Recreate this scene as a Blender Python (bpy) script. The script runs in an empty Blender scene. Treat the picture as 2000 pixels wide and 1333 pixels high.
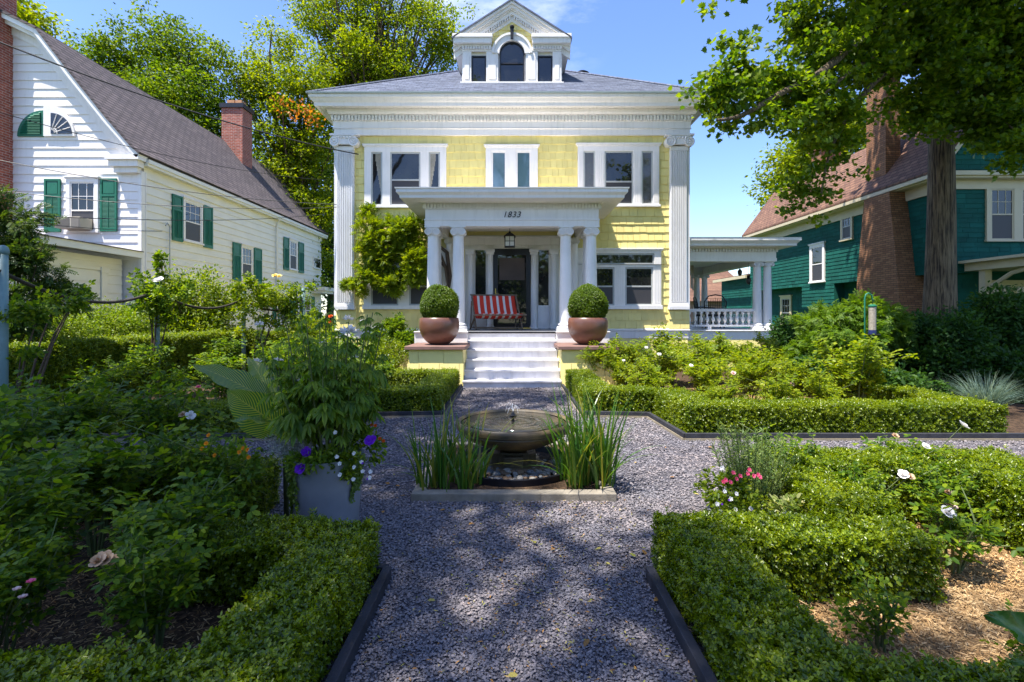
import bpy, math, random
import numpy as np
from mathutils import Vector
R = math.radians
rng = np.random.default_rng(11)
random.seed(5)
S = bpy.context.scene
COL = S.collection

# ---------------------------------------------------------------- camera
F = 980.0; CX = 1000.0; HY = 614.0; EYE = 1.43      # photograph: focal length in px, vanishing point, horizon, eye height
cam = bpy.data.cameras.new('camera'); camo = bpy.data.objects.new('camera', cam); COL.objects.link(camo)
cam.sensor_width = 36; cam.lens = 36*F/2000; cam.shift_y = -(666.5-HY)/2000
cam.clip_start = 0.05; cam.clip_end = 2000
camo.location = (0, 0, EYE); camo.rotation_euler = (R(90), 0, 0); S.camera = camo
# ---------------------------------------------------------------- light
SUN = Vector((-.32, -.22, 1)).normalized()          # towards the sun
w = bpy.data.worlds.new('World'); S.world = w; w.use_nodes = True
nt = w.node_tree; nt.nodes.clear()
out = nt.nodes.new('ShaderNodeOutputWorld'); bg = nt.nodes.new('ShaderNodeBackground')
sky = nt.nodes.new('ShaderNodeTexSky'); sky.sky_type = 'NISHITA'; sky.sun_disc = False
sky.sun_elevation = math.asin(SUN.z); sky.sun_rotation = math.atan2(SUN.x, SUN.y)
sky.air_density = 1.0; sky.dust_density = 0.6; sky.ozone_density = 3.0
bg.inputs['Strength'].default_value = 0.148
# a few wisps of cloud: noise over the view direction
tc = nt.nodes.new('ShaderNodeTexCoord'); nz = nt.nodes.new('ShaderNodeTexNoise')
nz.inputs['Scale'].default_value = 2.6; nz.inputs['Detail'].default_value = 9; nz.inputs['Roughness'].default_value = .6
mp = nt.nodes.new('ShaderNodeMapping'); mp.inputs['Scale'].default_value = (1, 1, 2.6); mp.inputs['Location'].default_value = (3.3, 1.0, 0.4)
rp = nt.nodes.new('ShaderNodeValToRGB'); rp.color_ramp.elements[0].position = .45; rp.color_ramp.elements[1].position = .75
mx = nt.nodes.new('ShaderNodeMix'); mx.data_type = 'RGBA'; mx.inputs['B'].default_value = (6.5, 6.6, 7.0, 1)
nt.links.new(tc.outputs['Generated'], mp.inputs[0]); nt.links.new(mp.outputs[0], nz.inputs['Vector'])
nt.links.new(nz.outputs['Fac'], rp.inputs[0]); 
dt = nt.nodes.new('ShaderNodeVectorMath'); dt.operation = 'DISTANCE'; dt.inputs[1].default_value = Vector((-.02, 1, .66)).normalized()
nt.links.new(tc.outputs['Generated'], dt.inputs[0]); mr = nt.nodes.new('ShaderNodeMapRange'); mr.inputs['From Min'].default_value = .22; mr.inputs['From Max'].default_value = .06
nt.links.new(dt.outputs['Value'], mr.inputs['Value']); mm = nt.nodes.new('ShaderNodeMath'); mm.operation = 'MULTIPLY'
nt.links.new(rp.outputs['Color'], mm.inputs[0]); nt.links.new(mr.outputs[0], mm.inputs[1]); nt.links.new(mm.outputs[0], mx.inputs['Factor'])
hsv = nt.nodes.new('ShaderNodeHueSaturation'); hsv.inputs['Saturation'].default_value = 1.14; hsv.inputs['Hue'].default_value = .512
nt.links.new(sky.outputs[0], hsv.inputs['Color']); nt.links.new(hsv.outputs[0], mx.inputs['A'])
nt.links.new(mx.outputs['Result'], bg.inputs['Color']); nt.links.new(bg.outputs[0], out.inputs[0])
sl = bpy.data.lights.new('sun', 'SUN'); sl.energy = 5.0; sl.angle = R(0.53); sl.color = (1, .955, .88)
so = bpy.data.objects.new('sun', sl); COL.objects.link(so)
so.rotation_euler = (-SUN).to_track_quat('-Z', 'Y').to_euler()
S.view_settings.view_transform = 'Standard'; S.view_settings.look = 'None'
S.view_settings.exposure = 1.2; S.view_settings.gamma = 1.0
S.cycles.max_bounces = 7; S.cycles.diffuse_bounces = 3; S.cycles.transmission_bounces = 4; S.cycles.transparent_max_bounces = 8

def at(px, py, Y): return Vector(((px-CX)*Y/F, Y, EYE-(py-HY)*Y/F))
def gx(px, Y): return (px-CX)*Y/F
def gz(py, Y): return EYE-(py-HY)*Y/F

# ---------------------------------------------------------------- object helpers
def tag(o, label=None, cat=None, group=None, kind=None):
    if label: o['label'] = label
    if cat: o['category'] = cat
    if group: o['group'] = group
    if kind: o['kind'] = kind
    return o
def thing(name, label, cat, loc=(0, 0, 0), group=None):
    o = bpy.data.objects.new(name, None); o.empty_display_size = .2; COL.objects.link(o); o.location = loc
    return tag(o, label, cat, group)
def rootloc(p):
    if p is None: return Vector((0, 0, 0))
    while p.parent: p = p.parent
    return Vector(p.location)
CH = {}
def link(name, me, mat, parent=None, smooth=False):
    o = bpy.data.objects.new(name, me); COL.objects.link(o)
    if parent is not None: o.parent = parent; CH.setdefault(parent.name, []).append(o)
    if mat is not None: me.materials.append(mat)
    if smooth: me.polygons.foreach_set('use_smooth', [True]*len(me.polygons))
    return o
def dup(o, parent=None):
    c = o.copy(); COL.objects.link(c)
    if parent is not None: c.parent = parent; CH.setdefault(parent.name, []).append(c)
    for ch in list(CH.get(o.name, [])): dup(ch, c)
    return c
def place(root, loc, rz=0, sc=1, label=None):
    root.location = loc; root.rotation_euler = (0, 0, rz)
    root.scale = (sc, sc, sc) if not hasattr(sc, '__len__') else sc
    if label: root['label'] = label
    return root

class MB:
    """collects simple shapes and links them as one mesh object"""
    def __init__(s): s.v = []; s.f = []
    def add(s, vs, fs):
        n = len(s.v); s.v += [tuple(p) for p in vs]; s.f += [tuple(i+n for i in f) for f in fs]; return s
    def box(s, x0, x1, y0, y1, z0, z1, P=None):
        c = [(x, y, z) for z in (z0, z1) for (x, y) in ((x0, y0), (x1, y0), (x1, y1), (x0, y1))]
        if P: c = [P(*q) for q in c]
        return s.add(c, [(0, 3, 2, 1), (4, 5, 6, 7), (0, 1, 5, 4), (1, 2, 6, 5), (2, 3, 7, 6), (3, 0, 4, 7)])
    def prism(s, poly, y0, y1, P=None):
        """poly: (x, z) outline, extruded from y0 to y1"""
        n = len(poly); c = [(x, y0, z) for x, z in poly]+[(x, y1, z) for x, z in poly]
        if P: c = [P(*q) for q in c]
        return s.add(c, [tuple(range(n)), tuple(range(2*n-1, n-1, -1))]+[(i, i+n, (i+1) % n+n, (i+1) % n) for i in range(n)])
    def slab(s, poly, z0, z1):
        n = len(poly); c = [(x, y, z0) for x, y in poly]+[(x, y, z1) for x, y in poly]
        return s.add(c, [tuple(range(n-1, -1, -1)), tuple(range(n, 2*n))]+[(i, (i+1) % n, (i+1) % n+n, i+n) for i in range(n)])
    def tube(s, pts, rad, n=8, cap=True):
        pts = [Vector(p) for p in pts]; m = len(pts)
        if not hasattr(rad, '__len__'): rad = [rad]*m
        rings = []; up = None
        for i, p in enumerate(pts):
            d = (pts[min(i+1, m-1)]-pts[max(i-1, 0)])
            if d.length < 1e-9: d = Vector((0, 0, 1))
            d.normalize()
            if up is None:
                a = Vector((0, 0, 1)) if abs(d.z) < .9 else Vector((1, 0, 0)); up = d.cross(a).normalized()
            else:
                up = up-d*up.dot(d)
                up = up.normalized() if up.length > 1e-6 else d.orthogonal().normalized()
            b = d.cross(up)
            rings += [p+(up*math.cos(t)+b*math.sin(t))*rad[i] for t in [2*math.pi*k/n for k in range(n)]]
        fs = [(i*n+k, i*n+(k+1) % n, (i+1)*n+(k+1) % n, (i+1)*n+k) for i in range(m-1) for k in range(n)]
        if cap: fs += [tuple(range(n-1, -1, -1)), tuple((m-1)*n+k for k in range(n))]
        return s.add(rings, fs)
    def lathe(s, prof, c=(0, 0, 0), n=24):
        """prof: (r, z) from bottom to top"""
        c = Vector(c); vs = []
        for r, z in prof: vs += [c+Vector((r*math.cos(2*math.pi*k/n), r*math.sin(2*math.pi*k/n), z)) for k in range(n)]
        m = len(prof)
        fs = [(i*n+k, i*n+(k+1) % n, (i+1)*n+(k+1) % n, (i+1)*n+k) for i in range(m-1) for k in range(n)]
        if prof[0][0] > 1e-4: fs.append(tuple(range(n-1, -1, -1)))
        if prof[-1][0] > 1e-4: fs.append(tuple((m-1)*n+k for k in range(n)))
        return s.add(vs, fs)
    def build(s, name, mat, parent=None, smooth=False, bevel=0, kind=None, label=None, auto=None):
        L = rootloc(parent)
        me = bpy.data.meshes.new(name)
        me.from_pydata([(a-L.x, b-L.y, c-L.z) for a, b, c in s.v], [], s.f)
        me.validate(); me.update()
        o = link(name, me, mat, parent, smooth)
        if bevel:
            b = o.modifiers.new('bevel', 'BEVEL'); b.width = bevel; b.segments = 2; b.limit_method = 'ANGLE'; b.angle_limit = R(40)
        if auto is not None:
            me.polygons.foreach_set('use_smooth', [True]*len(me.polygons))
            me.set_sharp_from_angle(angle=R(auto))
        tag(o, label, None, None, kind)
        return o

# ---------------------------------------------------------------- numpy scatter of small leaf shapes
def norm(a): return a/np.maximum(np.linalg.norm(a, axis=-1, keepdims=True), 1e-9)
def tpl_diamond(wd=.28, fold=.08):
    return (np.array([(0, 0, 0), (.45, wd, fold), (1, 0, 0), (.45, -wd, fold)], float), [(0, 2, 1), (0, 3, 2)])
def tpl_oval(wd=.25, fold=.06, curl=.08):
    return (np.array([(0, 0, 0), (.28, wd*.9, fold), (.72, wd*.85, fold-curl*.4), (1, 0, -curl), (.72, -wd*.85, fold-curl*.4), (.28, -wd*.9, fold)], float), [(0, 3, 2, 1), (0, 5, 4, 3)])
def tpl_maple():
    a = [(0, 0), (.12, .30), (.02, .52), (.30, .42), (.42, .62), (.52, .34), (.72, .30), (.70, .16), (1, 0)]
    v = [(x, y, .12*abs(y)) for x, y in a]+[(x, -y, .12*abs(y)) for x, y in a[-2:0:-1]]
    n = len(v)
    return (np.array(v, float), [tuple(range(8, -1, -1)), tuple([0]+list(range(n-1, 7, -1)))])
def join(parts):
    """parts: (template, pos, tangent, normal, scale)"""
    V = []; Fc = []; n = 0
    for (v, f), p, t, nn, sc in parts:
        t = np.array(t, float); t /= np.linalg.norm(t); nn = np.array(nn, float); nn -= t*nn.dot(t); nn /= np.linalg.norm(nn); b = np.cross(nn, t)
        V.append(np.array(p)+sc*(v[:, :1]*t+v[:, 1:2]*b+v[:, 2:3]*nn)); Fc += [tuple(i+n for i in q) for q in f]; n += len(v)
    return (np.vstack(V), Fc)
OV = tpl_oval(); DI = tpl_diamond(); MA = tpl_maple(); NEED = tpl_diamond(.09, .0)
# pinnate rose leaf: five leaflets
def pinnate(k, wd=.3, ls=.42):
    q = []
    for i in range(k):
        x = .25+.55*i/max(k-1, 1)
        for sgn in (1, -1): q.append((tpl_oval(wd), (x, 0, 0), (.35, sgn, -.1), (0, 0, 1), ls))
    q.append((tpl_oval(wd), (.85, 0, -.02), (1, 0, -.15), (0, 0, 1), ls*1.05))
    return join(q)
ROSE = pinnate(2); FERN = pinnate(5, .2, .3)
# boxwood sprig: a rosette of small ovals round a short twig
def sprig(k=7, wd=.27):
    q = []
    for i in range(k):
        a = i*2.4; up = .35+.5*i/k
        q.append((tpl_oval(wd, .05, .05), (0, 0, .12*i), (math.cos(a), math.sin(a), up), (-math.cos(a)*.5, -math.sin(a)*.5, 1), .62-.03*i))
    v, f = join(q)
    return (v[:, [2, 0, 1]], f)      # twig along +x (= the tangent)
SPRIG = sprig()
def palmate(k=7, droop=.5):
    q = []
    for i in range(k):
        a = (i-(k-1)/2)*(4.2/k)
        q.append((tpl_oval(.135, .02, .25), (0, 0, 0), (math.cos(a), math.sin(a), -droop), (0, 0, 1), 1-.12*abs(i-(k-1)/2)))
    return join(q)
PALM = palmate()

class Scat:
    def __init__(s): s.V = []; s.L = []; s.C = []; s.n = 0
    def add(s, tpl, P, T, N, Sc):
        v, f = tpl; P = np.asarray(P, float); m = len(P)
        if m == 0: return s
        T = norm(np.asarray(T, float)); N = np.asarray(N, float); N = norm(N-T*(N*T).sum(1, keepdims=True)); B = np.cross(N, T)
        Sc = np.broadcast_to(np.asarray(Sc, float), (m,)).reshape(m, 1, 1)
        W = P[:, None, :]+Sc*(v[None, :, 0:1]*T[:, None]+v[None, :, 1:2]*B[:, None]+v[None, :, 2:3]*N[:, None])
        fl = np.concatenate([np.array(q) for q in f]); ct = np.array([len(q) for q in f])
        s.L.append((fl[None]+(np.arange(m)*len(v)+s.n)[:, None]).ravel()); s.C.append(np.tile(ct, m))
        s.V.append(W.reshape(-1, 3)); s.n += m*len(v); return s
    def mesh(s, name, L=(0, 0, 0)):
        V = np.vstack(s.V)-np.array(L); Lp = np.concatenate(s.L); C = np.concatenate(s.C)
        me = bpy.data.meshes.new(name)
        me.vertices.add(len(V)); me.vertices.foreach_set('co', V.astype(np.float32).ravel())
        me.loops.add(len(Lp)); me.loops.foreach_set('vertex_index', Lp.astype(np.int32))
        me.polygons.add(len(C)); st = np.concatenate([[0], np.cumsum(C)[:-1]])
        me.polygons.foreach_set('loop_start', st.astype(np.int32))
        me.update(calc_edges=True)
        return me
    def build(s, name, mat, parent=None, kind=None, label=None):
        o = link(name, s.mesh(name, rootloc(parent)), mat, parent)
        return tag(o, label, None, None, kind)
def rdir(m): return norm(rng.normal(size=(m, 3)))
def leafdirs(m, up=.8, out=None, outw=.6):
    """normals that mostly look up (and outwards), tangents at random across them"""
    N = rdir(m)*.75; N[:, 2] += up
    if out is not None: N += out*outw
    return rdir(m), norm(N)

# ---------------------------------------------------------------- materials
def nodes(name):
    m = bpy.data.materials.new(name); m.use_nodes = True; t = m.node_tree
    return m, t, t.nodes['Principled BSDF'], t.nodes['Material Output']
def nn(t, kind, **k):
    n = t.nodes.new(kind)
    for a, b in k.items():
        if a.startswith('i_'): n.inputs[a[2:].replace('_', ' ')].default_value = b
        else: setattr(n, a, b)
    return n
def ramp(t, fac, stops, interp='LINEAR'):
    r = t.nodes.new('ShaderNodeValToRGB'); e = r.color_ramp; e.interpolation = interp
    while len(e.elements) < len(stops): e.elements.new(.5)
    for i, (p, c) in enumerate(stops):
        e.elements[i].position = p; e.elements[i].color = tuple(c)+(1,) if len(c) == 3 else c
    t.links.new(fac, r.inputs[0]); return r.outputs['Color']
def mixc(t, fac, a, b, mode='MIX'):
    m = t.nodes.new('ShaderNodeMix'); m.data_type = 'RGBA'; m.blend_type = mode
    for k, v in (('Factor', fac), ('A', a), ('B', b)):
        if isinstance(v, (float, int)): m.inputs[k].default_value = v
        elif isinstance(v, tuple): m.inputs[k].default_value = v+(1,) if len(v) == 3 else v
        else: t.links.new(v, m.inputs[k])
    return m.outputs['Result']
def bump(t, bs, h, st=.3, dist=.01):
    b = t.nodes.new('ShaderNodeBump'); b.inputs['Strength'].default_value = st; b.inputs['Distance'].default_value = dist
    t.links.new(h, b.inputs['Height']); t.links.new(b.outputs[0], bs.inputs['Normal']); return b
def coords(t, sc=(1, 1, 1), axes=None):
    c = t.nodes.new('ShaderNodeTexCoord'); o = c.outputs['Object']
    if axes:
        s = t.nodes.new('ShaderNodeSeparateXYZ'); t.links.new(o, s.inputs[0]); k = t.nodes.new('ShaderNodeCombineXYZ')
        if axes[0] == 's':
            ad = t.nodes.new('ShaderNodeMath'); t.links.new(s.outputs['X'], ad.inputs[0]); t.links.new(s.outputs['Y'], ad.inputs[1]); t.links.new(ad.outputs[0], k.inputs[0])
        for i, a in enumerate(axes):
            if a and a != 's': t.links.new(s.outputs[a.upper()], k.inputs[i])
        o = k.outputs[0]
    m = t.nodes.new('ShaderNodeMapping'); m.inputs['Scale'].default_value = sc; t.links.new(o, m.inputs[0]); return m.outputs[0]
def noise(t, vec, scale, detail=4, rough=.55):
    n = t.nodes.new('ShaderNodeTexNoise'); n.inputs['Scale'].default_value = scale; n.inputs['Detail'].default_value = detail
    n.inputs['Roughness'].default_value = rough; t.links.new(vec, n.inputs['Vector']); return n.outputs['Fac']
def mul(c, k): return tuple(x*k for x in c)
def paint(name, col, rough=.5, var=.12, scale=3, bst=.12, dirt=None, island=0, metal=0, spec=.4):
    m, t, b, o = nodes(name); v = coords(t)
    f = noise(t, v, scale, 6)
    c = ramp(t, f, [(.3, mul(col, 1-var)), (.7, mul(col, 1+var*.4))])
    if island:
        g = t.nodes.new('ShaderNodeNewGeometry')
        c = mixc(t, 1.0, c, ramp(t, g.outputs['Random Per Island'], [(0, (1-island,)*3), (1, (1, 1, 1))]), 'MULTIPLY')
    if dirt:
        d = noise(t, coords(t, (6, 6, .8)), 2.2, 6); k = ramp(t, d, [(.52, (0, 0, 0)), (.75, (1, 1, 1))])
        kk = t.nodes.new('ShaderNodeMath'); kk.operation = 'MULTIPLY'; kk.inputs[1].default_value = .45; t.links.new(k, kk.inputs[0])
        c = mixc(t, kk.outputs[0], c, dirt)
    t.links.new(c, b.inputs['Base Color']); b.inputs['Roughness'].default_value = rough; b.inputs['Metallic'].default_value = metal
    b.inputs['Specular IOR Level'].default_value = spec
    if bst: bump(t, b, noise(t, v, 60, 3), bst, .004)
    return m
def leafm(name, cols, trans=.38, rough=.42, spec=.45, patch=.5, pscale=.9, tcol=None):
    m, t, b, o = nodes(name); g = t.nodes.new('ShaderNodeNewGeometry')
    n = len(cols); c = ramp(t, g.outputs['Random Per Island'], [((i/(n-1)), cl) for i, cl in enumerate(cols)])
    if patch:
        f = noise(t, coords(t), pscale, 2)
        c = mixc(t, 1.0, c, ramp(t, f, [(.35, (1-patch*.55, 1-patch*.4, 1-patch*.2)), (.65, (1+patch*.5, 1+patch*.25, 1))]), 'MULTIPLY')
    t.links.new(c, b.inputs['Base Color']); b.inputs['Roughness'].default_value = rough; b.inputs['Specular IOR Level'].default_value = spec
    tr = t.nodes.new('ShaderNodeBsdfTranslucent')
    t.links.new(mixc(t, 1.0, c, tcol or (2.0, 1.9, .55), 'MULTIPLY'), tr.inputs['Color'])
    ms = t.nodes.new('ShaderNodeMixShader'); ms.inputs[0].default_value = trans
    t.links.new(b.outputs[0], ms.inputs[1]); t.links.new(tr.outputs[0], ms.inputs[2]); t.links.new(ms.outputs[0], o.inputs[0])
    return m
def brickm(name, c1, c2, mort, axes=('x', 'z', None), bw=.21, rh=.07, ms=.01, bst=.6, rough=.85, offset=.5, var=.3):
    m, t, b, o = nodes(name); v = coords(t, (1, 1, 1), axes)
    k = t.nodes.new('ShaderNodeTexBrick'); t.links.new(v, k.inputs['Vector'])
    k.inputs['Scale'].default_value = 1; k.inputs['Brick Width'].default_value = bw; k.inputs['Row Height'].default_value = rh
    k.inputs['Mortar Size'].default_value = ms; k.inputs['Mortar Smooth'].default_value = .3; k.offset = offset
    k.inputs['Color1'].default_value = c1+(1,); k.inputs['Color2'].default_value = c2+(1,); k.inputs['Mortar'].default_value = mort+(1,)
    f = noise(t, coords(t), 5, 6)
    c = mixc(t, 1.0, k.outputs['Color'], ramp(t, f, [(.3, (1-var,)*3), (.7, (1+var*.6,)*3)]), 'MULTIPLY')
    t.links.new(c, b.inputs['Base Color']); b.inputs['Roughness'].default_value = rough
    iv = t.nodes.new('ShaderNodeMath'); iv.operation = 'SUBTRACT'; iv.inputs[0].default_value = 1; t.links.new(k.outputs['Fac'], iv.inputs[1])
    bump(t, b, iv.outputs[0], bst, .008)
    return m
M = {}
M['white'] = paint('white_paint', (.85, .81, .78), .5, .05, 2.5, .06, dirt=(.62, .60, .56))
M['trim'] = paint('cream_white_trim', (.80, .775, .72), .5, .05, 2.5, .05, dirt=(.60, .57, .50))
M['greywhite'] = paint('pale_grey_paint', (.78, .76, .755), .45, .06, 3, .05, dirt=(.60, .58, .55))
M['steps'] = paint('step_paint', (.66, .64, .65), .55, .16, 4, .15, dirt=(.36, .35, .36))
M['yellow'] = paint('yellow_shingle_paint', (.90, .76, .285), .6, .07, 3, .15, island=.12, dirt=(.70, .57, .24))
M['clap'] = paint('white_clapboard_paint', (.83, .79, .76), .55, .05, 1.5, .08, dirt=(.66, .64, .60))
M['cream'] = paint('cream_clapboard_paint', (.82, .79, .71), .6, .06, 1.5, .08)
M['teal'] = paint('teal_shingle_paint', (.010, .110, .085), .8, .25, 2.5, .2, island=.25, spec=.2)
M['creamtrim'] = paint('cream_trim_paint', (.62, .52, .34), .5, .08, 2, .05)
M['shutter'] = paint('green_shutter_paint', (.015, .15, .085), .45, .1, 2, .05)
M['black'] = paint('black_metal_paint', (.012, .012, .014), .4, .2, 3, .05)
M['dark'] = paint('dark_interior', (.02, .02, .022), .8, .2, 3, 0)
M['doorframe'] = paint('dark_bronze_door_paint', (.02, .02, .024), .35, .2, 3, .02)
M['brass'] = paint('brass', (.7, .5, .15), .25, .1, 5, 0, metal=1)
M['sash'] = paint('sash_paint', (.45, .46, .45), .45, .1, 3, .02)
M['floor'] = paint('porch_floor_paint', (.22, .22, .23), .4, .15, 2, .05)
M['stonecap'] = paint('brown_stone_cap', (.22, .125, .10), .7, .2, 6, .3)
M['bowl'] = paint('copper_brown_bowl', (.17, .072, .045), .33, .35, 2.2, .05, spec=.6)
M['wood'] = paint('weathered_wood', (.22, .16, .11), .7, .3, 8, .3)
M['zinc'] = paint('grey_zinc_planter', (.24, .25, .275), .45, .25, 3, .05)
M['concrete'] = paint('basin_concrete', (.27, .235, .18), .9, .3, 9, .5, dirt=(.10, .08, .05))
M['liner'] = paint('black_liner', (.012, .013, .018), .35, .2, 3, .05)
M['board'] = paint('dark_edging_board', (.035, .035, .042), .7, .5, 10, .5)
M['boardside'] = paint('pale_board_side', (.30, .25, .17), .85, .3, 8, .4)
M['postgreen'] = paint('grey_green_post', (.16, .26, .26), .5, .2, 6, .1)
M['rope'] = paint('dark_rope', (.05, .04, .03), .9, .3, 30, .6)
M['wire'] = paint('wire_sheath', (.015, .015, .017), .5, .2, 5, 0)
M['acunit'] = paint('beige_plastic', (.50, .44, .34), .5, .1, 3, .02)
M['petalw'] = leafm('white_petals', [(.75, .72, .70), (.85, .83, .80)], .25, .6, .2, 0, tcol=(1, .95, .9))
M['petalp'] = leafm('pink_petals', [(.75, .06, .16), (.8, .16, .3)], .25, .6, .2, 0, tcol=(1, .8, .8))
M['petalc'] = leafm('cream_pink_petals', [(.75, .45, .42), (.8, .62, .55)], .25, .6, .2, 0, tcol=(1, .9, .8))
M['petalb'] = leafm('browned_petals', [(.42, .22, .10), (.6, .45, .3)], .25, .7, .2, 0, tcol=(1, .9, .8))
M['petalv'] = leafm('purple_petals', [(.12, .012, .42), (.2, .03, .55)], .3, .5, .2, 0, tcol=(1.3, .8, 1.2))
M['petalo'] = leafm('orange_petals', [(.8, .25, .015), (.8, .36, .02)], .25, .6, .2, 0, tcol=(1, .9, .6))
M['petalr'] = leafm('red_orange_petals', [(.65, .09, .015), (.8, .15, .02)], .25, .6, .2, 0, tcol=(1, .9, .6))
M['petaly'] = leafm('yellow_petals', [(.8, .6, .12), (.85, .7, .3)], .25, .6, .2, 0, tcol=(1, .9, .6))
M['box'] = leafm('boxwood_leaf', [(.045, .085, .003), (.10, .155, .004), (.17, .235, .003), (.27, .33, .008)], .40, .33, .5, .35, 2.5)
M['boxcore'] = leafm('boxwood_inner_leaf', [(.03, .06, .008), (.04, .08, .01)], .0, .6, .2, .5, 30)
M['topiary'] = leafm('topiary_leaf', [(.05, .10, .003), (.09, .15, .004), (.14, .20, .005)], .34, .4, .35, .3, 2)
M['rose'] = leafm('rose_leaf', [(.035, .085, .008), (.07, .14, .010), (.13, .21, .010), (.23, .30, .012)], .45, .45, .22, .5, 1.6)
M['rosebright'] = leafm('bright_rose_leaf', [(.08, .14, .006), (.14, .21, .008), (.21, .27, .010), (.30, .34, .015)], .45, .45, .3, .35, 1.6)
M['cane'] = paint('rose_cane', (.10, .13, .04), .6, .3, 9, .2)
M['twig'] = paint('brown_twig', (.085, .055, .035), .85, .3, 12, .4)
M['privet'] = leafm('privet_leaf', [(.05, .10, .004), (.10, .16, .006), (.17, .23, .008), (.24, .29, .01)], .42, .42, .35, .35, 2)
M['spirea'] = leafm('spirea_leaf', [(.09, .16, .006), (.15, .23, .008), (.22, .28, .012)], .42, .5, .35, .4, 2)
M['shrub'] = leafm('dark_shrub_leaf', [(.018, .055, .010), (.03, .085, .014), (.055, .12, .02)], .36, .55, .2, .5, 1.2)
M['lace'] = leafm('lace_leaf', [(.05, .12, .008), (.09, .17, .01), (.13, .21, .012)], .45, .5, .3, .4, 1.5)
M['conifer'] = leafm('yew_needle', [(.025, .06, .012), (.045, .09, .014), (.10, .15, .014)], .3, .5, .3, .5, 2)
M['vine'] = leafm('wisteria_leaf', [(.08, .15, .005), (.15, .22, .006), (.26, .30, .008)], .45, .45, .3, .4, 2)
M['iris'] = leafm('iris_blade', [(.035, .11, .02), (.06, .15, .02), (.09, .18, .02), (.22, .2, .03)], .4, .35, .5, .3, 5)
M['oat'] = leafm('blue_grass_blade', [(.10, .17, .14), (.16, .24, .19), (.22, .28, .18)], .3, .5, .3, .2, 5, tcol=(1.2, 1.2, .8))
M['cleome'] = leafm('cleome_leaf', [(.07, .15, .018), (.12, .21, .022), (.20, .28, .025)], .5, .5, .4, .4, 4)
M['jenny'] = leafm('creeping_leaf', [(.06, .12, .006), (.11, .17, .01)], .4, .45, .4, .2, 5)
M['varieg'] = leafm('variegated_leaf', [(.10, .17, .02), (.22, .27, .06), (.48, .46, .22)], .35, .5, .3, .2, 8)
M['silver'] = leafm('silver_leaf', [(.22, .27, .23), (.4, .42, .38), (.6, .6, .56)], .25, .6, .3, .2, 8, tcol=(1, 1, .8))
M['rosemary'] = leafm('rosemary_leaf', [(.09, .16, .04), (.15, .22, .05), (.22, .28, .06)], .25, .5, .3, .3, 5, tcol=(1.2, 1.2, .8))
M['maple'] = leafm('maple_leaf', [(.04, .09, .005), (.075, .14, .006), (.13, .20, .007), (.20, .26, .01)], .48, .45, .3, .35, .5)
M['tree1'] = leafm('tree_leaf_mid', [(.045, .10, .006), (.085, .15, .007), (.15, .21, .010)], .45, .5, .25, .4, .35)
M['tree2'] = leafm('tree_leaf_bright', [(.07, .125, .004), (.135, .195, .005), (.23, .27, .008)], .5, .5, .25, .4, .35)
M['tree3'] = leafm('tree_leaf_dark', [(.02, .06, .012), (.035, .09, .015), (.06, .12, .016)], .36, .45, .4, .5, .4)
M['rust'] = leafm('rusty_leaf', [(.35, .10, .02), (.5, .2, .03)], .4, .5, .3, 0)
M['litter'] = leafm('leaf_litter', [(.25, .12, .03), (.45, .22, .05), (.10, .06, .03), (.28, .30, .04), (.5, .34, .12)], .1, .7, .2, 0)
M['chip'] = leafm('gravel_chip', [(.105, .10, .108), (.145, .136, .147), (.175, .162, .172), (.21, .19, .195), (.29, .25, .245)], 0, .75, .25, .25, 1.5)
M['mulchchip'] = leafm('mulch_chip', [(.17, .095, .04), (.32, .195, .085), (.44, .29, .135), (.56, .40, .22)], 0, .85, .2, .3, 2)
M['pebble1'] = paint('pale_pebble', (.34, .31, .27), .6, .3, 14, .2)
M['pebble2'] = paint('brown_pebble', (.20, .13, .08), .55, .3, 14, .2)
M['pebble3'] = paint('grey_pebble', (.16, .17, .18), .55, .3, 14, .2)
M['brickred'] = brickm('red_brick', (.40, .10, .055), (.27, .055, .035), (.42, .33, .28), ('s', 'z', None), bw=.215, rh=.075, ms=.009)
M['brickred_side'] = brickm('red_brick_side', (.36, .085, .05), (.26, .055, .035), (.38, .30, .26), ('y', 'z', None), bw=.215, rh=.075, ms=.008)
M['brickbrown'] = brickm('brown_brick', (.36, .165, .075), (.22, .09, .04), (.085, .055, .035), ('s', 'z', None), bw=.24, rh=.07, ms=.010, var=.12)
M['slate'] = brickm('blue_grey_roof_shingle', (.15, .17, .23), (.10, .115, .165), (.06, .065, .09), ('x', 'y', None), bw=.22, rh=.12, ms=.006, bst=.8, var=.25)
M['greyroof'] = brickm('grey_brown_roof_shingle', (.135, .105, .105), (.085, .066, .07), (.025, .02, .02), ('y', 'z', None), bw=.36, rh=.13, ms=.018, bst=.8, var=.3)
M['redroof'] = brickm('brown_red_roof_shingle', (.225, .115, .068), (.145, .068, .042), (.06, .03, .02), ('y', 'z', None), bw=.3, rh=.13, ms=.016, bst=.8, var=.3)

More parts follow.
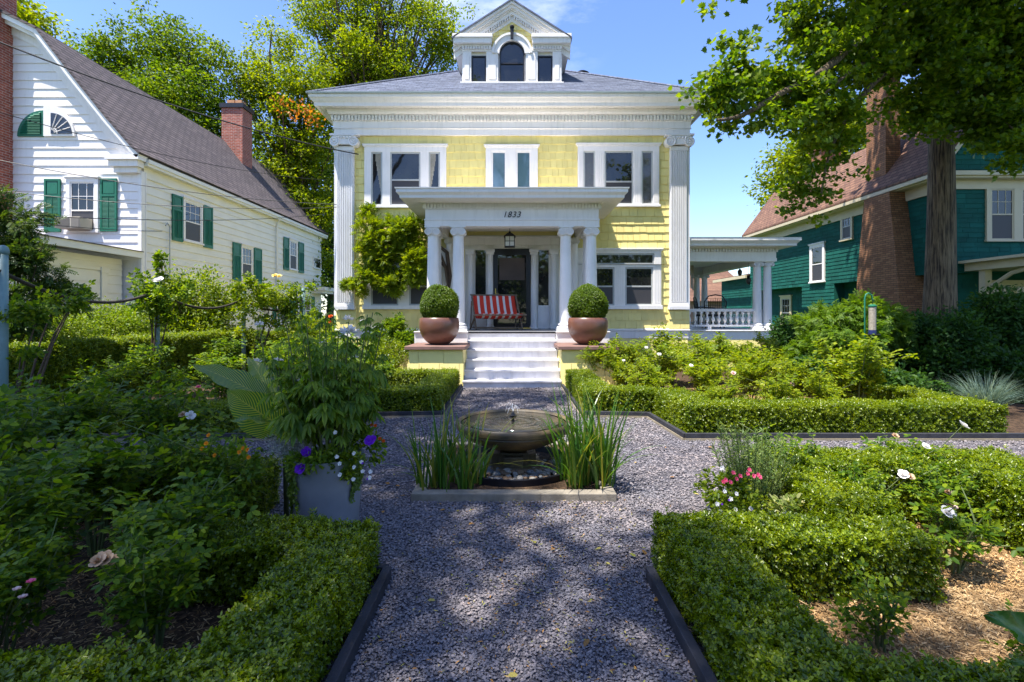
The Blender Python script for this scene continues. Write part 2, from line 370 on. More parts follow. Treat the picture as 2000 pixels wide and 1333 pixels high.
def mk_glass():
    m, t, b, o = nodes('dark_window_glass')
    f = noise(t, coords(t), 1.3, 3); c = ramp(t, f, [(.4, (.010, .011, .013)), (.7, (.035, .035, .032))])
    t.links.new(c, b.inputs['Base Color']); b.inputs['Roughness'].default_value = .025; b.inputs['Specular IOR Level'].default_value = .75
    bump(t, b, noise(t, coords(t), 2.2, 2), .05, .02); return m
M['glass'] = mk_glass()
M['blueglass'] = M['glass'].copy(); M['blueglass'].name = 'pale_blue_blind_glass'
for n_ in M['blueglass'].node_tree.nodes:
    if n_.type == 'VALTORGB': n_.color_ramp.elements[0].color = (.07, .13, .16, 1); n_.color_ramp.elements[1].color = (.16, .25, .33, 1)
def mk_screen():
    m, t, b, o = nodes('grey_insect_screen'); b.inputs['Base Color'].default_value = (.045, .042, .046, 1); b.inputs['Roughness'].default_value = .5
    return m
M['screen'] = mk_screen()
M['curtain'] = paint('curtain_cloth', (.42, .38, .30), .8, .2, 12, .3)
def mk_lampglass():
    m, t, b, o = nodes('frosted_lantern_glass'); b.inputs['Base Color'].default_value = (.72, .72, .68, 1); b.inputs['Roughness'].default_value = .3
    return m
M['lamp'] = mk_lampglass()
def mk_ground(name, cols, sc, bst, warm=None, dist=.012):
    m, t, b, o = nodes(name); v = coords(t)
    vo = nn(t, 'ShaderNodeTexVoronoi'); vo.inputs['Scale'].default_value = sc; t.links.new(v, vo.inputs['Vector'])
    s = t.nodes.new('ShaderNodeSeparateXYZ'); t.links.new(vo.outputs['Color'], s.inputs[0])
    n = len(cols); c = ramp(t, s.outputs['X'], [(i/(n-1), cl) for i, cl in enumerate(cols)])
    f = noise(t, v, 1.1, 4); c = mixc(t, 1.0, c, ramp(t, f, [(.3, (.8, .8, .8)), (.7, (1.15, 1.12, 1.1))]), 'MULTIPLY')
    t.links.new(c, b.inputs['Base Color']); b.inputs['Roughness'].default_value = .85; b.inputs['Specular IOR Level'].default_value = .2
    bump(t, b, vo.outputs['Distance'], bst, dist); return m
M['gravel'] = mk_ground('gravel_ground', [(.05, .05, .06), (.095, .092, .108), (.14, .13, .145), (.19, .17, .185)], 120, 1.0)
M['soil'] = mk_ground('garden_soil', [(.035, .022, .014), (.06, .038, .022), (.10, .06, .035)], 40, 1.0)
M['mulch'] = mk_ground('bark_mulch', [(.16, .095, .045), (.28, .175, .08), (.38, .25, .12)], 70, 1.0)
M['lawn'] = mk_ground('lawn', [(.02, .05, .01), (.04, .08, .012), (.06, .1, .015)], 50, .8)
M['asphalt'] = mk_ground('asphalt', [(.045, .045, .045), (.06, .06, .06), (.08, .08, .08)], 120, .4)
def mk_bark():
    m, t, b, o = nodes('maple_bark'); v = coords(t, (1, 1, .07))
    f = noise(t, v, 30, 5, .6); g = noise(t, coords(t), 1.2, 3)
    c = ramp(t, f, [(.40, (.03, .020, .012)), (.5, (.13, .095, .055)), (.64, (.21, .155, .095))])
    c = mixc(t, 1.0, c, ramp(t, g, [(.35, (.8, .75, .7)), (.65, (1.15, 1.1, 1.05))]), 'MULTIPLY')
    t.links.new(c, b.inputs['Base Color']); b.inputs['Roughness'].default_value = .9
    bump(t, b, f, 1.0, .05); return m
M['bark'] = mk_bark()
def mk_canna():
    m, t, b, o = nodes('striped_canna_leaf'); u = t.nodes.new('ShaderNodeUVMap'); u.uv_map = 'uv'
    s = t.nodes.new('ShaderNodeSeparateXYZ'); t.links.new(u.outputs[0], s.inputs[0])
    # u = along the leaf, v = across (-1..1): stripes sweep from midrib to margin
    a = nn(t, 'ShaderNodeMath', operation='ABSOLUTE'); t.links.new(s.outputs['Y'], a.inputs[0])
    k = nn(t, 'ShaderNodeMath', operation='MULTIPLY_ADD'); k.inputs[1].default_value = -.33; t.links.new(a.outputs[0], k.inputs[0]); t.links.new(s.outputs['X'], k.inputs[2])
    nz = noise(t, coords(t), 6, 2); k2 = nn(t, 'ShaderNodeMath', operation='MULTIPLY_ADD'); k2.inputs[1].default_value = .03; t.links.new(nz, k2.inputs[0]); t.links.new(k.outputs[0], k2.inputs[2])
    q = nn(t, 'ShaderNodeMath', operation='MULTIPLY'); q.inputs[1].default_value = 130; t.links.new(k2.outputs[0], q.inputs[0])
    sn = nn(t, 'ShaderNodeMath', operation='SINE'); t.links.new(q.outputs[0], sn.inputs[0])
    c = ramp(t, sn.outputs[0], [(.0, (.05, .15, .04)), (.5, (.08, .19, .04)), (.8, (.42, .40, .06))])
    mid = ramp(t, a.outputs[0], [(.0, (1, 1, 1)), (.05, (0, 0, 0))]); c = mixc(t, mid, c, (.34, .34, .09))
    t.links.new(c, b.inputs['Base Color']); b.inputs['Roughness'].default_value = .35
    tr = t.nodes.new('ShaderNodeBsdfTranslucent'); t.links.new(mixc(t, 1.0, c, (1.8, 1.7, .6), 'MULTIPLY'), tr.inputs[0])
    ms = t.nodes.new('ShaderNodeMixShader'); ms.inputs[0].default_value = .4
    t.links.new(b.outputs[0], ms.inputs[1]); t.links.new(tr.outputs[0], ms.inputs[2]); t.links.new(ms.outputs[0], o.inputs[0]); return m
M['canna'] = mk_canna()
def mk_stripes():
    m, t, b, o = nodes('red_white_sling_canvas'); v = coords(t); s = t.nodes.new('ShaderNodeSeparateXYZ'); t.links.new(v, s.inputs[0])
    q = nn(t, 'ShaderNodeMath', operation='MULTIPLY_ADD'); q.inputs[1].default_value = 6.2; q.inputs[2].default_value = 20.32; t.links.new(s.outputs['X'], q.inputs[0])
    fr = nn(t, 'ShaderNodeMath', operation='FRACT'); t.links.new(q.outputs[0], fr.inputs[0])
    c = ramp(t, fr.outputs[0], [(0, (.70, .045, .02)), (.64, (.78, .74, .70))], 'CONSTANT')
    t.links.new(c, b.inputs['Base Color']); b.inputs['Roughness'].default_value = .85; bump(t, b, noise(t, v, 300, 2), .2, .002); return m
M['stripe'] = mk_stripes()
def mk_water():
    m, t, b, o = nodes('fountain_water'); b.inputs['Base Color'].default_value = (.055, .048, .028, 1); b.inputs['Roughness'].default_value = .04
    b.inputs['Specular IOR Level'].default_value = .8
    w = nn(t, 'ShaderNodeTexWave'); w.wave_type = 'RINGS'; w.rings_direction = 'SPHERICAL'; w.inputs['Scale'].default_value = 9; w.inputs['Distortion'].default_value = 3.5; w.inputs['Detail'].default_value = 3
    t.links.new(coords(t), w.inputs['Vector'])
    n2 = noise(t, coords(t), 26, 3)
    ad = nn(t, 'ShaderNodeMath', operation='ADD'); t.links.new(w.outputs['Fac'], ad.inputs[0]); t.links.new(n2, ad.inputs[1])
    bump(t, b, ad.outputs[0], .45, .012); return m
M['water'] = mk_water()
def mk_jet():
    m, t, b, o = nodes('water_jet'); b.inputs['Base Color'].default_value = (.9, .92, .95, 1); b.inputs['Roughness'].default_value = .05
    b.inputs['Transmission Weight'].default_value = .35; b.inputs['IOR'].default_value = 1.33; return m
M['jet'] = mk_jet()
def mk_stone():
    m, t, b, o = nodes('fountain_bronze_stone'); v = coords(t); f = noise(t, v, 5, 6)
    c = ramp(t, f, [(.3, (.03, .024, .014)), (.5, (.09, .066, .034)), (.7, (.19, .13, .055))])
    t.links.new(c, b.inputs['Base Color']); b.inputs['Roughness'].default_value = .5; bump(t, b, noise(t, v, 40, 4), .4, .006); return m
M['fstone'] = mk_stone()
# ================================================================ GROUND
def flat(name, poly, z, mat, kind='structure'):
    o = MB().add([(x, y, z) for x, y in poly], [tuple(range(len(poly)))]).build(name, mat, None, kind=kind)
    return o
flat('ground', [(-300, -60), (300, -60), (300, 500), (-300, 500)], 0, M['lawn'])
flat('garden_soil', [(-7.6, -3), (10.6, -3), (10.6, 13.0), (-7.6, 13.0)], .004, M['soil'])
flat('bark_mulch_bed', [(.84, .6), (5.7, .6), (5.7, 3.45), (2.0, 3.45), (1.75, 3.0), (1.45, 2.8), (.84, 2.8)], .010, M['mulch'])
flat('bark_mulch_bed', [(1.0, 7.0), (1.9, 6.9), (2.0, 5.8), (5.7, 5.7), (5.7, 9.6), (1.0, 9.6)], .010, M['mulch'])
flat('driveway', [(-11.0, 1), (-7.9, 1), (-7.9, 40), (-11.0, 40)], .008, M['asphalt'])
flat('gravel_path', [(-.74, -3), (.84, -3), (.84, 2.78), (1.45, 2.8), (1.85, 3.42), (9.5, 3.42), (9.5, 5.62), (1.95, 5.62), (1.8, 6.85), (.97, 6.9), (.97, 10.2),
                     (-.97, 10.2), (-.97, 6.9), (-1.8, 6.85), (-1.95, 5.62), (-9, 5.62), (-9, 3.9), (-1.85, 3.9), (-1.45, 2.82), (-.74, 2.78)], .016, M['gravel'])

# ================================================================ sweep helpers
def ring(mb, x0, x1, y0, y1, prof):
    """closed profile of (offset outwards, z) swept round a rectangle, mitred at its corners"""
    n = len(prof); vs = []
    for o, z in prof: vs += [(x0-o, y0-o, z), (x1+o, y0-o, z), (x1+o, y1+o, z), (x0-o, y1+o, z)]
    fs = []
    for i in range(n):
        j = (i+1) % n
        for k in range(4): fs.append((i*4+k, i*4+(k+1) % 4, j*4+(k+1) % 4, j*4+k))
    mb.add(vs, fs)
def shingles(mb, P, u0, u1, z0, z1, expo, sw=(.13, .24), proud=.024, jit=.006, skip=None):
    """courses of separate tapered shingles; u0/u1 may be functions of z"""
    z = z0; i = 0
    while z < z1-.01:
        zt = min(z+expo, z1); a0 = u0(z+expo*.5) if callable(u0) else u0; a1 = u1(z+expo*.5) if callable(u1) else u1
        u = a0-random.random()*sw[0] if False else a0
        first = True
        while u < a1-.005:
            wd = random.uniform(*sw)*(random.uniform(.4, 1) if first else 1); first = False
            ue = min(u+wd, a1)
            if a1-ue < .05: ue = a1
            if not (skip and skip((u+ue)/2, (z+zt)/2)):
                d = proud+random.uniform(-.003, .003); dz = random.uniform(-jit, jit)
                g = .004
                c = [P(u+g, -.01, z+dz), P(ue-g, -.01, z+dz), P(ue-g, d, z+dz), P(u+g, d, z+dz), P(u+g, -.01, zt+.004), P(ue-g, -.01, zt+.004), P(ue-g, .004, zt+.004), P(u+g, .004, zt+.004)]
                mb.add(c, [(0, 3, 2, 1), (3, 7, 6, 2), (0, 4, 7, 3), (1, 2, 6, 5)])
            u = ue
        z += expo; i += 1
def clapboards(mb, P, u0, u1, z0, z1, expo, proud=.03, skip=None):
    z = z0
    while z < z1-.01:
        zt = min(z+expo, z1); f0 = (lambda q: u0(q)) if callable(u0) else (lambda q: u0); f1 = (lambda q: u1(q)) if callable(u1) else (lambda q: u1)
        a0, a1, b0, b1 = f0(z), f1(z), f0(zt), f1(zt)
        d = proud+random.uniform(-.002, .002)
        if a1-a0 > .02:
            c = [P(a0, -.01, z), P(a1, -.01, z), P(a1, d, z), P(a0, d, z), P(b0, -.01, zt+.004), P(b1, -.01, zt+.004), P(b1, .004, zt+.004), P(b0, .004, zt+.004)]
            mb.add(c, [(0, 3, 2, 1), (3, 7, 6, 2), (0, 4, 7, 3), (1, 2, 6, 5)])
        z += expo
def window(parent, P, units, z0, z1, a0=None, a1=None, head=.15, sill=.06, leg=.11, trim=None, sashm=None, top=None, cap=True, name='window', d0=0.0, flute=False):
    """units: (a0, a1, style) openings between z0 and z1 in one casing; style: d double-hung, f fixed, s with a screen below; m muntins in the upper sash"""
    trim = trim or M['white']; sashm = sashm or M['sash']
    A0 = a0 if a0 is not None else units[0][0]-leg; A1 = a1 if a1 is not None else units[-1][1]+leg
    mb = MB(); f = .075+d0
    e = [A0]+[x for q in units for x in q[:2]]+[A1]
    for i in range(0, len(e), 2):
        mb.box(e[i], e[i+1], d0, f, z0, z1, P)
        if flute and e[i+1]-e[i] > .12:
            for k in range(1, 5):
                x = e[i]+(e[i+1]-e[i])*k/5; mb.box(x-.008, x+.008, f+.0005, f+.008, z0+.06, z1-.06, P)
    mb.box(A0, A1, d0, f+.002, z1, z1+head, P)
    if cap: mb.box(A0-.05, A1+.05, d0, f+.045, z1+head, z1+head+.035, P); mb.box(A0-.03, A1+.03, d0, f+.025, z1+head-.035, z1+head, P)
    mb.box(A0-.03, A1+.03, d0, f+.035, z0-sill, z0, P)
    wo = mb.build(name, trim, parent, bevel=.004)
    for u in units:
        b0, b1, st = u[:3]; zc = z0+(z1-z0)*(u[3] if len(u) > 3 else .5)
        s = MB(); t = .04
        s.box(b0, b0+t, d0+.03, d0+.055, z0, z1, P); s.box(b1-t, b1, d0+.03, d0+.055, z0, z1, P)
        s.box(b0+t, b1-t, d0+.03, d0+.055, z0, z0+t, P); s.box(b0+t, b1-t, d0+.03, d0+.055, z1-t, z1, P)
        if 'd' in st: s.box(b0+t, b1-t, d0+.03, d0+.058, zc-.02, zc+.02, P)
        if 'm' in st:
            for k in (1, 2): x = b0+(b1-b0)*k/3; s.box(x-.008, x+.008, d0+.035, d0+.047, zc+.02, z1-t, P)
            s.box(b0+t, b1-t, d0+.036, d0+.046, (zc+z1)/2-.008, (zc+z1)/2+.008, P)
        s.build('sash', sashm if 'b' not in st else M['doorframe'], wo)
        g = MB().box(b0+.01, b1-.01, d0+.026, d0+.036, z0+.01, z1-.01, P).build('pane', M['glass'], wo)
        if 's' in st: MB().box(b0+t, b1-t, d0+.038, d0+.042, z0+t, zc-.02, P).build('screen', M['screen'], wo)
        if 'l' in st:                                                       # diamond lattice of leaded bars
            l = MB(); st_ = .062; wdt = b1-b0-.02; hh = z1-z0-.02
            for sg in (1, -1):
                k = -hh
                while k < wdt:
                    x0_ = max(0, k); x1_ = min(wdt, k+hh)
                    if x1_-x0_ > .01:
                        z0_ = z0+.01+(x0_-k); z1_ = z0+.01+(x1_-k)
                        if sg < 0: xa, xb = b0+.01+wdt-x0_, b0+.01+wdt-x1_
                        else: xa, xb = b0+.01+x0_, b0+.01+x1_
                        l.tube([P(xa, d0+.040, z0_), P(xb, d0+.040, z1_)], .0022, 4, False)
                    k += st_
            l.build('leading', M['sash'], wo)
        if 'c' in st:                                                       # a curtain hanging behind the glass, drawn aside
            c = MB(); n = 10; sd = 1 if 'C' in st else -1
            for k in range(n):
                xa = (b1 if sd > 0 else b0)-sd*(b1-b0)*.62*k/n; xb = (b1 if sd > 0 else b0)-sd*(b1-b0)*.62*(k+1)/n
                zl = z0+.25+(z1-z0)*.75*(k/n)**1.3
                c.box(min(xa, xb), max(xa, xb)-.006, d0+.036, d0+.040-.001*(k % 2), zl, z1-t, P)
            c.build('curtain', M['curtain'], wo)
    return wo
def ionic(mb, cx, yf, dep, zt, wd, h):
    """Ionic capital facing -y: abacus, two scrolled volutes, egg band"""
    mb.box(cx-wd*.46, cx+wd*.46, yf-.01, yf+dep+.01, zt-h*.13, zt)
    mb.box(cx-wd*.36, cx+wd*.36, yf+.015, yf+dep-.015, zt-h*.8, zt-h*.13)
    rv = h*.43
    for s in (-1, 1):
        vx = cx+s*(wd/2-rv); vz = zt-h*.16-rv
        for y0, y1 in ((yf, yf+dep),):
            pts = []
            mb.add([(vx+rv*.86*math.cos(a), y, vz+rv*.86*math.sin(a)) for y in (y0+.008, y1-.008) for a in [2*math.pi*k/16 for k in range(16)]],
                   [tuple(range(16)), tuple(range(31, 15, -1))]+[(k, k+16, (k+1) % 16+16, (k+1) % 16) for k in range(16)])
        sp = [Vector((vx-s*rv*(1-t*.9)*math.sin(t*4.4*math.pi-.0)*1.0, yf, vz+rv*(1-t*.9)*math.cos(t*4.4*math.pi))) for t in [k/30 for k in range(31)]]
        mb.tube(sp, [rv*.13*(1-.55*k/30) for k in range(31)], 6)
        mb.lathe([(rv*.16, 0), (rv*.16, .02)], (vx, yf, vz), 8)
    n = max(4, int(wd*.5/.07))
    for k in range(n):
        x = cx-wd*.24+wd*.48*(k+.5)/n
        mb.lathe([(.001, -h*.12), (wd*.48/n*.38, -h*.02), (wd*.48/n*.42, h*.06), (.001, h*.1)], (x, yf+.01, zt-h*.30), 8)
def column(parent, x, y, z0, z1, r, capw, caph, name='column'):
    c = MB(); h = z1-caph-z0
    c.box(x-r*1.45, x+r*1.45, y-r*1.45, y+r*1.45, z0, z0+.045)
    c.lathe([(r*1.42, .045), (r*1.46, .07), (r*1.40, .10), (r*1.12, .11), (r*1.12, .125), (r*1.25, .14), (r*1.2, .165), (r*1.0, .18)]
            + [(r*(1-.02*t-.16*t*t), .18+(h-.18)*t) for t in [k/10 for k in range(1, 11)]]+[(r*.95, h), (r*.95, h+.02)], (x, y, z0), 28)
    o = c.build(name, M['greywhite'], parent, auto=35)
    k = MB(); k.lathe([(r*.85, h-.0), (r*1.02, h+caph*.3), (r*1.1, h+caph*.55), (r*1.1, h+caph*.8)], (x, y, z0), 20)
    ionic(k, x, y-r*1.15, r*2.3, z1, capw, caph)
    k.build('capital', M['greywhite'], o)
    return o
def dentils(mb, x0, x1, y, z0, z1, step=.085, dep=.05, axis='x'):
    n = int(round((x1-x0)/step)); st = (x1-x0)/n
    for i in range(n):
        a = x0+st*(i+.2); b = x0+st*(i+.8)
        if axis == 'x': mb.box(a, b, y-dep, y, z0, z1)
        else: mb.box(min(y, y-dep), max(y, y-dep), a, b, z0, z1)
# ================================================================ YELLOW HOUSE
YW = 13.2; k = YW/F
H = thing('yellow_house', 'yellow shingled house with white trim, hipped roof, dormer and columned entrance porch', 'house', (0, YW, 0))
PW = lambda a, d, z: (a, YW-d, z)
W2 = 4.56; YB = 24.5
walls = MB(); walls.box(-W2, W2, YW, YB, .3, 6.75)
def _skip(u, z):
    if abs(u) < 1.15 and z < 3.5 and z > .9: return True
    return False
shingles(walls, PW, -W2, W2, 1.05, 6.15, .211, skip=_skip)
shingles(walls, lambda a, d, z: (W2+d, a, z), YW, YW+6, 1.05, 6.15, .211)
shingles(walls, lambda a, d, z: (-W2-d, a, z), YW, YB, 1.05, 6.15, .211, (.2, .4))
# flared skirt below the water table
for i, (za, zb, d) in enumerate(((.0, .32, .12), (.32, .60, .07), (.60, .80, .04))):
    shingles(walls, lambda a, dd, z, d=d: (a, YW-d-dd, z), -W2-d, W2+d, za, zb, zb-za, (.18, .34), .03)
ring(walls, -W2, W2, YW, YB, [(.0, 0), (.12, 0), (.04, .8), (0, .8)])
walls.build('wall', M['yellow'], H)
wt = MB(); ring(wt, -W2, W2, YW, YB, [(0, .80), (.06, .80), (.065, .99), (.095, 1.0), (.095, 1.03), (.04, 1.05), (0, 1.05)]); wt.build('water_table', M['white'], H)
# entablature
en = MB()
ring(en, -W2, W2, YW, YB, [(0, 6.11), (.09, 6.11), (.09, 6.26), (.125, 6.275), (.105, 6.29), (.105, 6.45), (.12, 6.46), (.12, 6.60), (.19, 6.62), (.22, 6.66), (.24, 6.74), (0, 6.74)])
en.build('frieze', M['white'], H)
dn = MB(); dentils(dn, -W2-.16, W2+.16, YW-.12, 6.475, 6.60, .088, .055); dn.build('dentil_moulding', M['trim'], H)
for q_ in (W2+.12+.055, -W2-.12): dn = MB(); dentils(dn, YW, YB, q_, 6.475, 6.60, .088, .055, 'y'); dn.build('dentil_moulding', M['trim'], H)
sf = MB(); x = -W2-.46
while x < W2+.46:
    sf.box(x, x+.082, YW-.46, YW-.02, 6.745, 6.765); x += .09
sf.box(W2+.02, W2+.46, YW, YB, 6.745, 6.765); sf.box(-W2-.46, -W2-.02, YW, YB, 6.745, 6.765)
sf.build('soffit', M['trim'], H)
cr = MB(); ring(cr, -W2, W2, YW, YB, [(.42, 6.72), (.46, 6.72), (.465, 6.80), (.50, 6.83), (.535, 6.89), (.55, 6.905), (.57, 6.905), (.57, 6.985), (.2, 6.985), (.2, 6.78), (.42, 6.77)])
cr.build('cornice', M['white'], H)
e = .60; zr = 6.99; xr = W2+e; pit = .639; yr0 = YW-e+xr; yr1 = YB+e-xr; zt = zr+pit*xr
rf = MB(); rf.add([(-xr, YW-e, zr), (xr, YW-e, zr), (xr, YB+e, zr), (-xr, YB+e, zr), (0, yr0, zt), (0, yr1, zt)], [(0, 1, 4), (1, 2, 5, 4), (2, 3, 5), (3, 0, 4, 5), (3, 2, 1, 0)])
nco = int((yr0-(YW-e))/.13)
for i in range(1, nco):                                                 # shingle courses as real steps on the front slope
    y = YW-e+i*.13; t = i/nco; xx = xr*(1-t); z = zr+pit*(y-YW+e)
    u = -xx
    while u < xx:
        ue = min(u+random.uniform(.2, .34), xx); dz = random.uniform(.010, .018)
        rf.add([(u, y-.135, z-pit*.135+dz), (ue-.006, y-.135, z-pit*.135+dz), (ue-.006, y, z+.003), (u, y, z+.003), (u, y-.135, z-pit*.135-.004), (ue-.006, y-.135, z-pit*.135-.004)], [(0, 1, 2, 3), (4, 5, 1, 0)])
        u = ue
rfo = rf.build('roof', M['slate'], H)
ge = MB(); ring(ge, -W2, W2, YW, YB, [(.55, 6.985), (.615, 6.985), (.62, 7.02), (.55, 7.02)]); ge.build('drip_edge', paint('grey_green_metal', (.30, .36, .36), .4, .1, 3, .02), rfo)
for sx in (-1, 1):
    rd = MB(); rd.tube([(sx*xr, YW-e, zr+.012), (0, yr0, zt+.02)], .035, 6); rd.build('hip_cap', M['slate'], rfo)
v = MB(); p = at(1137, 160, 16.3); v.lathe([(.10, -.5), (.10, .18), (.06, .18)], (p.x, p.y, p.z+.02), 16); v.lathe([(.05, .2), (.22, .23), (.23, .26), (.12, .33), (.001, .35)], (p.x, p.y, p.z), 16)
v.build('roof_vent', M['doorframe'], H, auto=40)
# corner pilasters
for sx in (-1, 1):
    xa, xb = sorted((sx*4.13, sx*4.585)); m_ = MB()
    m_.box(xa, xb, YW-.10, YW+.05, 1.55, 5.82)
    n = 9
    for i in range(n):
        x0 = xa+.015+(xb-xa-.03)*i/n; m_.box(x0, x0+(xb-xa-.03)/n*.62, YW-.125, YW-.1005, 1.74, 5.70)
    m_.box(xa-.0, xb+.0, YW-.13, YW-.1006, 5.70, 5.80)
    m_.box(xa-.035, xb+.035, YW-.16, YW+.04, 1.55, 1.64); m_.box(xa-.02, xb+.02, YW-.145, YW+.04, 1.64, 1.69); m_.box(xa-.01, xb+.01, YW-.132, YW+.04, 1.69, 1.72)
    po = m_.build('pilaster', M['greywhite'], H, bevel=.004)
    c_ = MB(); ionic(c_, (xa+xb)/2, YW-.21, .22, 6.11, .80, .34); c_.build('capital', M['greywhite'], po)
    # side face of the corner pilaster
    MB().box(sx*4.62-.03, sx*4.62+.03, YW-.08, YW+.42, 1.55, 6.10).build('corner_board', M['greywhite'], po)
    pd = MB(); shingles(pd, lambda a, d, z: (a, YW-.06-d, z), xa-.02, xb+.06, 1.05, 1.53, .24, (.2, .3)); pd.box(xa-.02, xb+.06, YW-.06, YW, 1.05, 1.53); pd.build('pilaster_plinth', M['yellow'], po)
# upper windows
X = lambda px: (px-CX)*k
Z = lambda py: EYE-(py-HY)*k
zb, ztp = Z(403), Z(299)
window(H, PW, [(X(726), X(748), 'fcC'), (X(763), X(822), 'ds', .48), (X(838), X(860), 'fc')], zb, ztp, X(713), X(872), head=.17, flute=False)
window(H, PW, [(X(1139), X(1162), 'fl'), (X(1180), X(1236), 'ds', .43), (X(1252), X(1274), 'fl')], Z(401), Z(297), X(1128), X(1286), head=.17, flute=True)
w3 = window(H, PW, [(X(960), X(989), 'f'), (X(1008), X(1037), 'f')], Z(374), Z(297), X(949), X(1050), head=.13, sashm=M['white'])
# lower windows
for s, nm in ((1, 'right'), (-1, 'left')):
    xa, xb, xc, xd = X(1147), X(1199), X(1220), X(1274)
    if s < 0: xa, xb, xc, xd = X(726), X(779), X(800), X(853)
    A0, A1 = (X(1126), X(1290)) if s > 0 else (X(712), X(874))
    window(H, PW, [(xa, xb, 'ds'), (xc, xd, 'ds')], Z(597), Z(523), A0, A1, head=.075, cap=False, flute=True, sill=.1)
    window(H, PW, [(A0+.18, A1-.18, 'f')], Z(523)+.076, Z(496), A0, A1, head=.10, sill=.0, name='transom_window')
# ---- entrance: door, sidelights, slim columns
DZ0 = 1.05
ent = MB(); ent.box(-1.235, 1.235, YW-.03, YW+.02, DZ0, 3.50); ent.box(-1.25, 1.25, YW-.10, YW-.031, 3.24, 3.42); ent.box(-1.28, 1.28, YW-.13, YW-.031, 3.421, 3.46)
ent.box(-1.25, 1.25, YW-.06, YW-.031, 3.12, 3.239)
eo = ent.build('door_surround', M['trim'], H, bevel=.004)
for sx in (-1, 1):
    for cx_ in (.57, 1.09):
        c = MB(); r = .085
        c.lathe([(r*1.3, 0), (r*1.3, .05), (r*1.05, .08), (r, .12), (r*.88, 1.93), (r*1.0, 1.96)], (sx*cx_, YW-.09, DZ0), 16)
        c.box(sx*cx_-.12, sx*cx_+.12, YW-.19, YW-.03, 3.05, 3.12); c.box(sx*cx_-.10, sx*cx_+.10, YW-.17, YW-.03, 2.98, 3.049)
        c.build('slim_column', M['greywhite'], eo, auto=40)
    sd = MB(); xa, xb = sorted((sx*.68, sx*.97))
    sd.box(xa, xb, YW-.055, YW-.0305, DZ0, 1.62); sd.box(xa+.05, xb-.05, YW-.066, YW-.0551, DZ0+.12, 1.5); sd.box(xa, xb, YW-.07, YW-.0306, 1.62, 1.66)
    sd.build('sidelight_panel', M['greywhite'], eo)
    MB().box(xa+.012, xb-.012, YW-.045, YW-.0307, 1.662, 3.10).build('sidelight_pane', M['glass'], eo)
dr = MB(); dr.box(-.49, -.37, YW-.09, YW-.035, DZ0+.03, 3.14); dr.box(.37, .49, YW-.09, YW-.035, DZ0+.03, 3.14); dr.box(-.37, .37, YW-.09, YW-.035, 2.98, 3.14); dr.box(-.37, .37, YW-.09, YW-.035, DZ0+.03, DZ0+.14)
do = dr.build('front_door', M['doorframe'], H, bevel=.004)
MB().box(-.37, .37, YW-.06, YW-.045, DZ0+.14, 2.98).build('pane', M['glass'], do)
ta = MB(); ta.box(-.33, .33, YW-.070, YW-.061, 2.32, 2.90); ta.build('blind', paint('muted_brown_blind', (.10, .075, .065), .8, .2, 3, .1), do)
hd = MB(); hd.box(-.445, -.415, YW-.10, YW-.09, 1.86, 2.10); hd.tube([(-.43, YW-.10, 1.97), (-.43, YW-.14, 1.97), (-.34, YW-.145, 1.965)], .010, 8); hd.tube([(-.43, YW-.10, 2.06), (-.43, YW-.125, 2.06)], .014, 8)
hd.build('handle', M['brass'], do)
MB().box(-.5, .5, YW-.16, YW-.02, DZ0-.005, DZ0+.03).build('threshold', M['brass'], do)
# ---- porch
YP = 11.4                                                                # column plane
YF = 10.98                                                               # porch floor edge
FZ = 1.05
fl = MB(); fl.box(-2.14, 2.14, YF, YW-.02, FZ-.04, FZ); fo = fl.build('porch_floor', M['floor'], H)
sk = MB(); sk.box(-2.10, 2.10, YF+.04, YW-.02, 0, FZ-.041)
for sx in (-1, 1):
    a, b = sorted((sx*.97, sx*2.13)); sk.box(a, b, YF-.03, YF+.039, FZ-.30, FZ-.02); sk.box(a-.01, b+.01, YF-.06, YF+.038, FZ-.02, FZ+.005)
sk.build('porch_skirt', M['white'], H, bevel=.004)
for x in (-1.79, -1.215, 1.215, 1.79):
    column(H, x, YP, FZ, 3.40, .145, .37, .20)
for sx in (-1, 1):
    column(H, sx*1.80, YP+.62, FZ, 3.40, .12, .30, .17)
    column(H, sx*1.62, YW-.16, FZ, 3.40, .11, .28, .16)
ar = MB(); x1 = 1.945; y0 = YP-.155
ar.box(-x1, x1, y0, YP+.15, 3.40, 3.83); ar.box(-x1-.012, x1+.012, y0-.012, y0-.0005, 3.40, 3.53); ar.box(-x1-.022, x1+.022, y0-.03, y0-.0006, 3.531, 3.56)
for sx in (-1, 1):
    a, b = sorted((sx*x1, sx*(x1-.3))); ar.box(a, b, YP+.151, YW-.03, 3.40, 3.83); 
ar.box(-x1-.015, x1+.015, y0-.028, y0-.0007, 3.78, 3.80)
ao = ar.build('porch_entablature', M['greywhite'], H, bevel=.004)
dn = MB(); dentils(dn, -x1-.03, x1+.03, y0-.02, 3.80, 3.90, .072, .045); dentils(dn, y0, YW-.1, x1+.02+.045, 3.80, 3.90, .072, .045, 'y'); dentils(dn, y0, YW-.1, -x1-.02, 3.80, 3.90, .072, .045, 'y')
dn.box(-x1-.019, x1+.019, y0-.019, YW-.06, 3.801, 3.93); dn.build('dentil_moulding', M['trim'], ao)
pc = MB(); ring(pc, -x1, x1, y0, YW+.4, [(.0, 3.905), (.05, 3.905), (.10, 3.93), (.47, 3.93), (.475, 3.985), (.52, 4.03), (.535, 4.04), (.535, 4.11), (0, 4.11)])
pco = pc.build('porch_roof', M['greywhite'], H)
rt = MB(); ring(rt, -x1, x1, y0, YW+.3, [(0, 4.112), (.555, 4.112), (.56, 4.14), (0, 4.22)]); rt.box(-x1, x1, y0, YW-.02, 4.111, 4.21); rt.build('metal_flashing', M['white'], pco)
